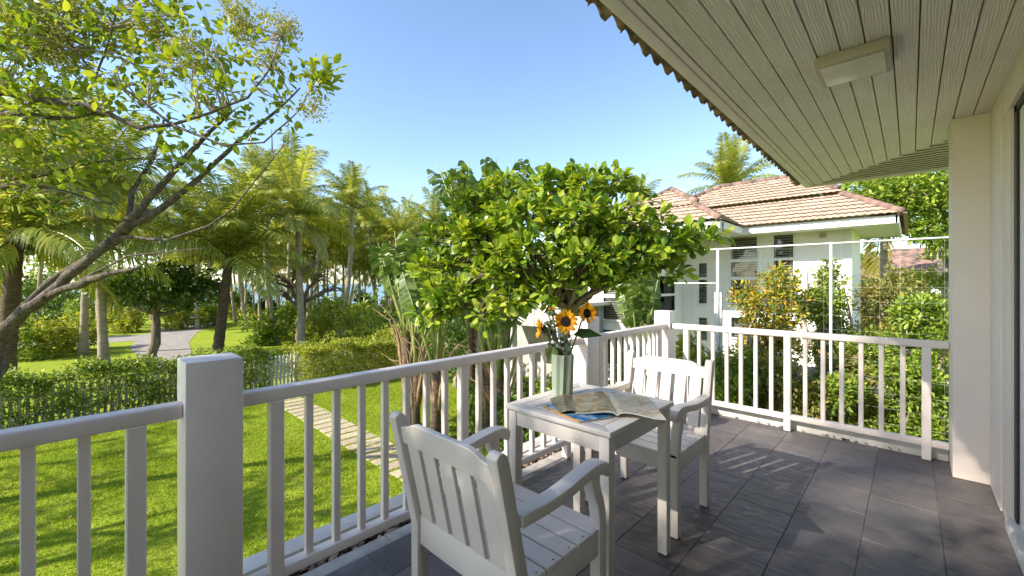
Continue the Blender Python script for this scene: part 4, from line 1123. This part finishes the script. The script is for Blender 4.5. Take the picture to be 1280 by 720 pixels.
regions = [(30, 60, 55, 5.9, 110), (90, 30, 55, 6, 100), (40, 130, 55, 5.7, 90), (20, 210, 50, 5.9, 70), (70, 245, 35, 6, 30), (60, 180, 50, 5.8, 45), (150, 60, 45, 6, 50), (200, 30, 45, 6, 42), (185, 100, 50, 5.8, 45),
           (245, 70, 45, 5.8, 34), (250, 115, 35, 5.6, 24), (300, 40, 40, 5.8, 26), (340, 70, 30, 5.6, 14), (395, 90, 20, 5.6, 26), (405, 110, 16, 5.6, 12), (360, 125, 28, 5.8, 12), (290, 140, 40, 5.9, 20), (180, 180, 45, 6.0, 26),
           (230, 200, 40, 6.1, 18), (130, 215, 40, 6, 20), (340, 160, 30, 6, 8), (260, 170, 35, 6, 12), (120, 140, 50, 5.8, 40), (30, 10, 70, 6.1, 80), (-40, 100, 60, 6, 60), (300, 110, 30, 5.7, 16), (210, 5, 40, 6, 26), (120, -20, 70, 6, 50)]
TP_, TD = [], []
LP = np.array(LIMB_PTS)
tw = MB()
for px, py, r, d, n in regions:
    c = at(px, py, d); rr = r * d / FPX
    for k in range(int(n * .72)):
        dv = unit(g.normal(size=3)) * rr * g.random() ** .5; p = c + dv
        TP_.append(p); TD.append(dv + np.array([.2, .1, .2]))
        if k % 2 == 0:
            dd = np.linalg.norm(LP - p, axis=1) + .8 * np.maximum(0, LP[:, 2] - p[2]); q = LP[int(np.argmin(dd + g.random(len(dd)) * .25))]
            ln = np.linalg.norm(p - q)
            if ln < 1.6: tw.tube([q, q * .6 + p * .4 + g.normal(size=3) * .06 * ln + np.array([0, 0, .05 * ln]), q * .25 + p * .75 + g.normal(size=3) * .04 * ln, p + (p - q) * .12], [.013, .010, .007, .003], 5, cap=False)
tag(tw.build('twigs', M['bark_pale'], lt), kind='stuff')
TP_, TD = np.array(TP_), np.array(TD)
V, F = cluster_leaves(TP_, TD, 5, .15, .085, g, .2, 1.0, .15)
L = V.reshape(-1, len(SH_OVATE), 3); sel = pick_leaves(L, 300)
leaf_objects(L[sel], SH_OVATE, M['leaf_left'], lt)
V = L[~sel].reshape(-1, 3)
tag(link('crown', np_mesh('crown', V - lt_base, leaf_faces(int((~sel).sum()), len(SH_OVATE)), M['leaf_left']), lt), kind='stuff')
# seed sprays
sp = []
for px, py, r, d, n in [(300, 22, 28, 5.8, 900), (350, 45, 20, 5.7, 500), (240, 70, 30, 5.8, 900), (345, 75, 12, 5.6, 200), (30, 30, 40, 5.9, 1200), (70, 70, 36, 5.8, 900), (15, 170, 32, 5.8, 700), (390, 130, 14, 5.6, 220), (200, 45, 30, 5.9, 600), (110, 20, 34, 6, 800)]:
    c = at(px, py, d); rr = r * d / FPX
    n = int(n * 1.5); kk = max(3, n // 70)
    for q in range(kk):
        cc = c + unit(g.normal(size=3)) * rr * g.random() ** .5
        sp.append(cc + g.normal(size=(n // kk, 3)) * .075)
sp = np.concatenate(sp)
V, F = leaves_geo(sp, unit(g.normal(size=sp.shape)), unit(g.normal(size=sp.shape)), g.uniform(.025, .05, len(sp)), .022)
tag(link('seed_sprays', np_mesh('seed_sprays', V - lt_base, F, M['blossom']), lt), kind='stuff')

# unseen feathery tree, added so its thin crown filters the sun on the balcony
gf = np.random.default_rng(500)
ft_b = np.array([-8.6, -16.4, LAWN]); ft = thing('sun_filter_tree', 'unseen feathery tree added behind the balcony to thin its sunlight', 'tree', tuple(ft_b))
mb = MB(); mb.tube([ft_b, ft_b + np.array([.1, .1, 7]), ft_b + np.array([.3, .3, 13.2]), ft_b + np.array([.5, .6, 19.2])], [.22, .16, .08, .02], 9)
FP = []
for k in range(185):
    z = gf.uniform(10.6, 19.4); a = gf.uniform(0, 2 * PI); r = gf.uniform(.5, 2.4) * (1 - .12 * (z - 10.6) / 6.6)
    s0 = ft_b + np.array([.35, .35, z - .4]); e0 = ft_b + np.array([.35 + math.cos(a) * r, .35 + math.sin(a) * r, z + .2])
    mb.tube([s0, (s0 + e0) / 2 + np.array([0, 0, .12]), e0], [.03, .018, .006], 4, cap=False)
    nl = 12 if z < 16.2 else 25; t = gf.random((nl, 1)) ** .6
    FP.append(s0 + (e0 - s0) * t + gf.normal(size=(nl, 3)) * .14)
mb.build('trunk', M['bark'], ft, smooth=True)
FP = np.concatenate(FP)
V, F = leaves_geo(FP, unit(gf.normal(size=FP.shape) + np.array([0, 0, -.8])), unit(gf.normal(size=FP.shape)), gf.uniform(.12, .26, len(FP)), .045)
tag(link('crown', np_mesh('crown', V - ft_b, F, M['leaf_mid']), ft), kind='stuff')

# ---------------- trees standing outside the frame to the left and behind; they shade the lawn and part of the balcony
def airy(label, base, lobes, n, seed, length=.16, per=6, mat='leaf_left'):
    return tree('garden_tree', label, 'tree', base, lobes, .16, n, per, length, length * .55, mat, seed=seed, inner=.1, twigs=12)
airy('airy garden tree beyond the left end of the lawn', (-12.6, -9.3, LAWN), [((-12.6, -9.2, 4.2), (2.4, 2.0, 1.3)), ((-11.0, -8.0, 4.8), (1.3, 1.3, .9)), ((-14.4, -9.0, 4.6), (1.4, 1.4, 1.0))], 110, 301)
airy('second airy garden tree along the lawn edge', (-10.6, -6.6, LAWN), [((-10.8, -6.5, 4.0), (1.7, 1.5, 1.0)), ((-9.4, -5.8, 4.5), (1.0, 1.0, .8)), ((-12.2, -6.6, 4.9), (1.1, 1.1, .8))], 75, 302)
airy('third airy garden tree near the sparse hedge', (-15.4, -7.6, LAWN), [((-15.2, -7.6, 4.0), (1.8, 1.8, 1.1)), ((-16.5, -6.8, 4.7), (1.2, 1.2, .9))], 75, 303)
tree('garden_tree', 'dense garden tree standing off the near end of the balcony', 'tree', (-4.2, -6.0, LAWN),
     [((-4.2, -5.6, 4.25), (1.6, 1.1, 1.2)), ((-3.0, -5.4, 4.35), (1.0, .9, 1.05)), ((-5.6, -5.6, 4.1), (1.2, 1.0, 1.2)), ((-3.10, -5.5, 5.7), (.28, .3, .5))],
     .15, 1300, 8, .18, .11, 'leaf_mid', seed=304, inner=.1, shape=SH_OBOV)

# ------------------------------------------------------------------ furniture
FW = M['white_furniture']
M['foot'] = simple('dark leg glide', (.03, .025, .02), rough=.7)
def slope_y(z):                      # the back of the chair leans away above the seat
    return -.20 - (.095 * ((z - .42) / .43) if z > .42 else 0)
def chair(label, loc, rotz):
    t = thing('armchair', label, 'chair', loc, 'white slatted armchairs at the small table', rotz)
    ORIGIN[t.name] = np.zeros(3)     # parts are modelled in the chair's own space
    hw = .281; pw = .044
    for s in (-1, 1):
        xo, xi = s * hw, s * (hw - pw); x0, x1 = min(xo, xi), max(xo, xi)
        prof = [(-.222, .006), (-.176, .006), (-.176, .42)]
        prof += [(slope_y(z) + .024, z) for z in (.55, .70, .82)]
        prof += [(slope_y(.85) + .020, .842), (slope_y(.85) + .006, .853), (slope_y(.85) - .010, .852), (slope_y(.85) - .022, .838), (slope_y(.80) - .024, .80), (slope_y(.60) - .024, .60), (-.224, .42)]
        p = MB().prism(prof, 0, x0, x1).build('back_post', FW, t, bevel=.004, bseg=2)
        MB().box(x0 + .004, x1 - .004, -.218, -.180, 0, .0065).build('glide', M['foot'], p)
        # front leg: straight below the seat, curved arm support above it
        o = [(.202, .006), (.247, .006), (.247, .43), (.244, .48), (.232, .53), (.214, .57), (.205, .60), (.205, .632)]
        b = [(.150, .632), (.156, .60), (.172, .555), (.190, .52), (.200, .47), (.202, .43)]
        p = MB().prism(o + b, 0, x0, x1).build('front_leg', FW, t, bevel=.004, bseg=2)
        MB().box(x0 + .004, x1 - .004, .206, .243, 0, .0065).build('glide', M['foot'], p)
        # S curved arm with a rolled front end
        top = []; bot = []
        ctr = [(-.215, .632), (-.16, .630), (-.10, .628), (-.04, .629), (.02, .634), (.08, .643), (.13, .650), (.18, .652), (.215, .650), (.240, .643), (.255, .630)]
        for i, (yy, zz) in enumerate(ctr):
            a = ctr[max(0, i - 1)]; c = ctr[min(len(ctr) - 1, i + 1)]
            d = np.array([c[0] - a[0], c[1] - a[1]]); d = d / np.linalg.norm(d); nn = np.array([-d[1], d[0]]) * (.019 + .003 * (i > 6))
            top.append((yy + nn[0], zz + nn[1])); bot.append((yy - nn[0], zz - nn[1]))
        tip = [(.268, .622), (.262, .611), (.250, .606)]
        xc = s * (hw - .024)
        MB().prism(bot + tip[::-1] + top[::-1], 0, xc - .029, xc + .029).build('armrest', FW, t, bevel=.005, bseg=2)
        MB().box(min(s * (hw - .008), s * (hw - .032)), max(s * (hw - .008), s * (hw - .032)), -.1755, .2015, .335, .4145).build('side_rail', FW, t, bevel=.003)
    xi = hw - pw - .0005
    MB().box(-xi, xi, .208, .236, .335, .4145).build('front_rail', FW, t, bevel=.003)
    MB().box(-xi, xi, -.212, -.188, .345, .455).build('back_rail', FW, t, bevel=.003)
    # crest rail with raised middle
    pr = [(-xi, .742), (xi, .742), (xi, .806), (xi - .020, .807), (xi - .045, .813), (xi - .065, .824), (xi - .085, .831), (xi - .11, .833)]
    pr += [(-xi + .11, .833), (-xi + .085, .831), (-xi + .065, .824), (-xi + .045, .813), (-xi + .020, .807), (-xi, .806)]
    def leanbox(prof, th):
        V = []; n = len(prof)
        for dy in (-th / 2, th / 2):
            for x, z in prof: V.append((x, slope_y(z) + dy, z))
        F = [[i, (i + 1) % n, n + (i + 1) % n, n + i] for i in range(n)] + [list(range(n))[::-1], [n + i for i in range(n)]]
        return MB().add(V, F)
    leanbox(pr, .024).build('crest_rail', FW, t, bevel=.003, bseg=1)
    for k in range(5):
        xc = (k - 2) * .0925
        leanbox([(xc - .034, .4555), (xc + .034, .4555), (xc + .034, .7415), (xc - .034, .7415)], .015).build('back_slat', FW, t, bevel=.002, bseg=1)
    for k in range(5):
        y0 = -.172 + k * .0835; y1 = y0 + (.0765 if k < 4 else .085)
        x = hw - .006 if 0 < k < 5 else hw - .006
        ss = MB().box(-x, x, y0, y1, .415, .433).build('seat_slat', FW, t, bevel=.003, bseg=1)
        for sx in (-1, 1): MB().lathe([(.0036, .0), (.0036, .0005), (.0001, .0006)], (sx * (hw - .022), (y0 + y1) / 2 + .008 * sx, .4331), 8).build('screw_plug', M['foot'], ss)
    return t
chair('white slatted armchair nearest the big square post, seen from behind', (-1.088, 1.10, 0), 0)
chair('white slatted armchair facing the table from the far side, by the end railing', (-1.142, 2.375, 0), PI)

table = thing('table', 'small square off white slatted table holding the vase and magazines', 'table', (-1.12, 1.72, 0))
TX0, TX1, TY0, TY1, TZ = -1.405, -.835, 1.42, 2.02, .743
bw = .062
MB().prism([(TX0, TY0), (TX1, TY0), (TX1 - bw, TY0 + bw), (TX0 + bw, TY0 + bw)], 2, TZ - .022, TZ).build('top_border', FW, table, bevel=.003)
MB().prism([(TX1, TY1), (TX0, TY1), (TX0 + bw, TY1 - bw), (TX1 - bw, TY1 - bw)], 2, TZ - .022, TZ).build('top_border', FW, table, bevel=.003)
MB().prism([(TX0, TY1), (TX0, TY0), (TX0 + bw, TY0 + bw), (TX0 + bw, TY1 - bw)], 2, TZ - .022, TZ).build('top_border', FW, table, bevel=.003)
MB().prism([(TX1, TY0), (TX1, TY1), (TX1 - bw, TY1 - bw), (TX1 - bw, TY0 + bw)], 2, TZ - .022, TZ).build('top_border', FW, table, bevel=.003)
n = 6; sw = (TX1 - TX0 - 2 * bw) / n
for k in range(n):
    x0 = TX0 + bw + k * sw
    MB().box(x0 + .0025, x0 + sw - .0025, TY0 + bw + .001, TY1 - bw - .001, TZ - .021, TZ - .001).build('top_slat', FW, table, bevel=.003, bseg=1)
lg = .047
for x in (TX0 + .012, TX1 - .012 - lg):
    for y in (TY0 + .012, TY1 - .012 - lg):
        l = MB().box(x, x + lg, y, y + lg, .007, TZ - .0225).build('leg', FW, table, bevel=.004)
        MB().box(x + .004, x + lg - .004, y + .004, y + lg - .004, 0, .0075).build('glide', M['foot'], l)
for y in (TY0 + .018, TY1 - .018 - .02): MB().box(TX0 + .012 + lg, TX1 - .012 - lg, y, y + .02, TZ - .095, TZ - .024).build('apron', FW, table, bevel=.003)
for x in (TX0 + .018, TX1 - .018 - .02): MB().box(x, x + .02, TY0 + .012 + lg, TY1 - .012 - lg, TZ - .095, TZ - .024).build('apron', FW, table, bevel=.003)

# vase with pleated facets
M['vase'] = simple('sage green ceramic', (.42, .47, .34), (.38, .43, .31), scale=20, rough=.38)
VX, VY = -1.292, 1.725
seg = 20; V = []; F = []
for zi, (r, z) in enumerate(((.046, 0), (.050, .006), (.052, .06), (.054, .14), (.056, .205), (.056, .214), (.050, .214), (.046, .10), (.044, .02))):
    for k in range(seg):
        a = 2 * PI * (k + (.35 * zi if zi < 5 else 1.4) * .35) / seg
        rr = r * (1 + (.075 if k % 2 else -.05) * (1 if 0 < zi < 5 else .4))
        V.append((VX + rr * math.cos(a), VY + rr * math.sin(a), TZ + .001 + z))
for i in range(8):
    for k in range(seg):
        k2 = (k + 1) % seg; F.append((i * seg + k, i * seg + k2, (i + 1) * seg + k2, (i + 1) * seg + k))
F.append(tuple(range(seg))[::-1]); F.append(tuple(8 * seg + k for k in range(seg)))
vs_ = MB().add(V, F).build('vase', M['vase']); tag(vs_, 'pleated sage green ceramic vase on the small table', 'vase')
# sunflowers
M['petal'] = leafmat('golden sunflower petals', G((.78, .32, .008), (.86, .42, .012), (.90, .50, .02)), .3, .5, .3)
M['disc'] = simple('dark sunflower disc', (.030, .014, .007), (.008, .004, .003), scale=240, rough=.9, bstr=1, bscale=300, bdist=.004)
M['stem'] = simple('green flower stem', (.16, .22, .06), (.09, .14, .035), scale=30, rough=.6)
M['leaf_stem'] = leafmat('sunflower leaf', G((.035, .075, .014), (.06, .11, .02)), .3, .5)
M['leaf_pale'] = leafmat('pale green sunflower leaf', G((.16, .23, .06), (.20, .27, .08)), .4, .5)
M['euca'] = leafmat('grey green eucalyptus leaves', G((.09, .13, .095), (.15, .19, .14), (.20, .24, .18)), .25, .5)
def sunflower(label, head, facing, r, seed, petals=26, group='sunflowers in the vase'):
    g = np.random.default_rng(seed); head = np.array(head, float)
    t = thing('sunflower', label, 'flower', (VX, VY, TZ + .2), group)
    n = unit(np.array(facing, float)); u = unit(np.cross(n, [0, 0, 1.0])); v = np.cross(u, n)
    base = np.array([VX, VY, TZ + .04]) + np.array([g.uniform(-.015, .015), g.uniform(-.015, .015), 0])
    neck = head - n * .03
    mb = MB(); mb.tube([base, base * .5 + neck * .5 + np.array([0, 0, .01]), neck - np.array([0, 0, .012]) * (1 - abs(n[2])), neck, head - n * .006], [.0055, .005, .005, .007, .014], 7)
    mb.build('stem', M['stem'], t, smooth=True)
    PP, AA, NN, LL = [], [], [], []
    for ring in range(2):
        for k in range(petals // 2):
            a = 2 * PI * (k + .5 * ring) / (petals // 2) + g.normal(0, .07)
            rad = math.cos(a) * u + math.sin(a) * v
            ax = rad + n * (.25 + .25 * ring + g.normal(0, .14))
            PP.append(head + rad * r * .36 + n * .004 * ring); AA.append(ax); NN.append(n + g.normal(0, .15, 3)); LL.append(r * g.uniform(.58, .78))
    V, F = leaves_geo(np.array(PP), np.array(AA), np.array(NN), np.array(LL), r * .34, np.array([(0, 0, 0), (.28, .40, .06), (.66, .40, .10), (1, 0, .02), (.66, -.40, .10), (.28, -.40, .06)]))
    link('petals', np_mesh('petals', V - ORIGIN[t.name], F, M['petal']), t)
    mb = MB(); seg = 18; VV = []; FF = []
    for rr, h in ((.46, -.02), (.46, .05), (.36, .09), (.2, .075), (.02, .05)):
        for k in range(seg):
            a = 2 * PI * k / seg; VV.append(head + (math.cos(a) * u + math.sin(a) * v) * rr * r + n * h * r * 1.3)
    for i in range(4):
        for k in range(seg):
            k2 = (k + 1) % seg; FF.append((i * seg + k, i * seg + k2, (i + 1) * seg + k2, (i + 1) * seg + k))
    FF.append(tuple(range(seg))[::-1]); FF.append(tuple(4 * seg + k for k in range(seg)))
    mb.add(VV, FF).build('disc', M['disc'], t, smooth=True)
    S = []
    for k in range(10):
        a = 2 * PI * k / 10; rad = math.cos(a) * u + math.sin(a) * v; S.append(rad)
    S = np.array(S)
    V, F = leaves_geo(head - n * .008 + S * r * .2, S - n * .3, np.tile(n, (10, 1)), r * .5, r * .25)
    link('sepals', np_mesh('sepals', V - ORIGIN[t.name], F, M['leaf_stem']), t)
    return t
tocam = unit(np.array([1.28, -1.75, .15]))
sunflower('full sunflower facing out of the vase, the middle bloom', (-1.285, 1.745, 1.122), tocam + np.array([.05, 0, .05]), .064, 1)
sunflower('sunflower bloom turned to the right, its petals folded over the dark disc', (-1.205, 1.815, 1.165), tocam + np.array([.55, .35, .15]), .056, 2)
sunflower('sunflower bloom seen from the side at the left of the vase', (-1.372, 1.655, 1.088), unit(np.array([-.75, -.85, .05])), .058, 3)
sunflower('small half hidden sunflower bud at the back of the bunch', (-1.345, 1.71, 1.178), np.array([-.3, .3, .8]), .026, 4, 18)
def bigleaf(label, p, a, nrm, L, Wd, mat):
    V, F = leaves_geo(np.array([p]), np.array([a]), np.array([nrm]), L, Wd, np.array([(0, 0, 0), (.3, .48, .06), (.62, .36, .05), (1, 0, -.12), (.62, -.36, .05), (.3, -.48, .06)]))
    V2 = V - np.array([0, 0, .0012]); n_ = len(V)
    mb = MB(); mb.add(V, [tuple(f) for f in F]); mb.add(V2, [tuple(f)[::-1] for f in F])
    p = np.array(p); q = np.array([VX, VY, TZ + .18]); mb.tube([q, (p + q) / 2, p], .0025, 5)
    o = mb.build('flower_leaf', M[mat]); tag(o, label, 'leaf')
bigleaf('broad dark sunflower leaf sticking out over the post', (-1.255, 1.765, 1.055), (.70, .62, .05), (.3, -.6, .8), .15, .075, 'leaf_stem')
bigleaf('pale hanging sunflower leaf at the rim of the vase', (-1.325, 1.69, 1.0), (-.15, -.2, -1), (.5, -.75, .2), .085, .075, 'leaf_pale')
g = np.random.default_rng(9)
eu = thing('eucalyptus_sprig', 'grey green eucalyptus sprigs among the sunflowers', 'foliage', (VX, VY, TZ + .2))
mb = MB(); PP, AA = [], []
for k in range(7):
    b = np.array([VX, VY, TZ + .15]); e = np.array([-1.335 + g.normal(0, .035), 1.70 + g.normal(0, .035), TZ + .33 + g.uniform(-.02, .10)])
    if k > 4: e = np.array([-1.27 + g.normal(0, .03), 1.76 + g.normal(0, .03), TZ + .30 + g.uniform(-.03, .03)])
    mid = (b + e) / 2 + g.normal(0, .01, 3); mb.tube([b, mid, e], [.003, .0025, .0015], 5)
    for q in range(12):
        t_ = .35 + .65 * q / 11; p = b * (1 - t_) ** 2 + 2 * mid * t_ * (1 - t_) + e * t_ * t_
        PP.append(p); AA.append(g.normal(size=3) + np.array([0, 0, .3]))
mb.build('twig', M['stem'], eu, smooth=True)
V, F = leaves_geo(np.array(PP), np.array(AA), unit(g.normal(size=(len(PP), 3)) + tocam * 1.2), g.uniform(.022, .036, len(PP)), .028)
tag(link('leaves', np_mesh('leaves', V - ORIGIN[eu.name], F, M['euca']), eu), kind='stuff')

# magazines
def printmat(name, stops, scale, stretch=(1, 1, 1), rough=.3):
    m, nt, bs, out = nodes_of(name)
    n1 = noise(nt, pos(nt, stretch), scale, 5, .6, .6)
    nt.links.new(ramp(nt, n1, stops), bs.inputs['Base Color']); bs.inputs['Roughness'].default_value = rough
    return m
M['page_desert'] = printmat('printed landscape photograph page', [(.30, (.07, .045, .03)), (.42, (.30, .17, .075)), (.52, (.50, .33, .16)), (.60, (.48, .46, .36)), (.72, (.20, .24, .13))], 15, (1, 1.7, 1))
M['page_sand'] = printmat('pale printed page', [(.32, (.24, .16, .10)), (.44, (.48, .35, .22)), (.55, (.62, .54, .44)), (.66, (.44, .40, .36)), (.75, (.20, .14, .10))], 11, (1.5, .8, 1))
M['page_dark'] = printmat('dark colourful printed page', [(.30, (.05, .05, .04)), (.42, (.22, .10, .05)), (.52, (.34, .30, .20)), (.60, (.08, .14, .10)), (.70, (.42, .18, .08))], 34)
M['cover_blue'] = printmat('blue magazine cover', [(.34, (.02, .09, .26)), (.46, (.05, .25, .50)), (.54, (.50, .62, .66)), (.62, (.08, .30, .55)), (.74, (.55, .50, .40))], 16)
M['paper'] = simple('white page edges', (.78, .76, .72), (.62, .60, .56), scale=200, rough=.7, stretch=(.1, .1, 3))
M['spine'] = simple('orange magazine spine', (.62, .30, .06), rough=.5)
mag = thing('magazine', 'closed blue covered magazine with an orange edge lying under the open one', 'magazine', (-1.1, 1.52, TZ))
c4 = [np.array(p) for p in ((-1.243, 1.512), (-.985, 1.436), (-.925, 1.585), (-1.195, 1.675))]
MB().prism([tuple(p) for p in c4], 2, TZ + .0008, TZ + .0072).build('pages', M['paper'], mag)
cc = sum(c4) / 4; big = [tuple(cc + (p - cc) * 1.012) for p in c4]
MB().prism(big, 2, TZ + .0073, TZ + .0082).build('cover', M['cover_blue'], mag)
e = (c4[1] - c4[0]); en = np.array([e[1], -e[0]]) / np.linalg.norm(e) * .0035
MB().prism([tuple(c4[0] + en * .2), tuple(c4[0] + en), tuple(c4[1] + en), tuple(c4[1] + en * .2)], 2, TZ + .0006, TZ + .0083).build('spine', M['spine'], mag)
om = thing('magazine', 'open glossy magazine spread across the closed blue one, showing landscape photographs', 'magazine', (-1.0, 1.72, TZ))
S0, S1 = np.array([-.907, 1.600]), np.array([-1.112, 1.852])       # spine, near end and far end
def page_block(name, outer0, outer1, hump, z0, thick, mat, z_out, n=12):
    """curved half of the open magazine from the spine to its fore edge"""
    V = []; F = []
    o0, o1 = np.array(outer0), np.array(outer1)
    for lay in (0, 1):
        for i in range(n + 1):
            s = i / n
            z = z0 + hump * math.sin(PI * min(1, s * 1.25) ** .6) * (1 - .5 * s) + z_out * s
            zz = z + (thick * (1 - .35 * s) if lay else 0)
            for a, b in ((S0, o0), (S1, o1)):
                p = a + (b - a) * s; V.append((p[0], p[1], TZ + zz))
    m = 2 * (n + 1)
    for i in range(n):
        F.append((m + 2 * i, m + 2 * i + 1, m + 2 * i + 3, m + 2 * i + 2))
    top = MB().add(V, F)
    tp = top.build(name, M[mat], om, smooth=True)
    F2 = []
    for i in range(n):
        F2 += [(2 * i, 2 * i + 2, 2 * i + 3, 2 * i + 1), (2 * i, m + 2 * i, m + 2 * i + 2, 2 * i + 2), (2 * i + 1, 2 * i + 3, m + 2 * i + 3, m + 2 * i + 1)]
    F2 += [(2 * n, m + 2 * n, m + 2 * n + 1, 2 * n + 1), (0, 1, m + 1, m)]
    V3 = [(x, y, z - (.0006 if k >= m else 0)) for k, (x, y, z) in enumerate(V)]
    MB().add(V3, F2).build('page_edges', M['paper'], tp)
page_block('right_pages', (-.737, 1.702), (-.945, 1.962), .016, .0088, .008, 'page_sand', -.004)
page_block('left_pages', (-1.045, 1.492), (-1.225, 1.712), .014, .0088, .010, 'page_desert', .004)
# a few pages turned over at the left, curling
V = []; F = []
a0, a1 = np.array([-1.05, 1.50]), np.array([-1.232, 1.715]); b0, b1 = np.array([-1.10, 1.455]), np.array([-1.275, 1.60])
for i in range(7):
    s = i / 6
    for a, b in ((a0, b0), (a1, b1)):
        p = a + (b - a) * s; V.append((p[0], p[1], TZ + .0215 - .010 * s * s + .004 * math.sin(PI * s)))
for i in range(6): F.append((2 * i, 2 * i + 1, 2 * i + 3, 2 * i + 2))
mb = MB().add(V, F); mb.add([(x, y, z - .0012) for x, y, z in V], [f[::-1] for f in F]); mb.build('turned_page', M['page_dark'], om, smooth=True)
# one fallen leaf on the floor
V, F = leaves_geo(np.array([(-1.83, .80, .004)]), np.array([(.6, .8, .12)]), np.array([(0, 0, 1.0)]), .05, .026)
o = MB().add(V, [tuple(f) for f in F]).build('fallen_leaf', M['leaf_pale']); tag(o, 'small green fallen leaf on the slate floor near the pebble gutter', 'leaf')
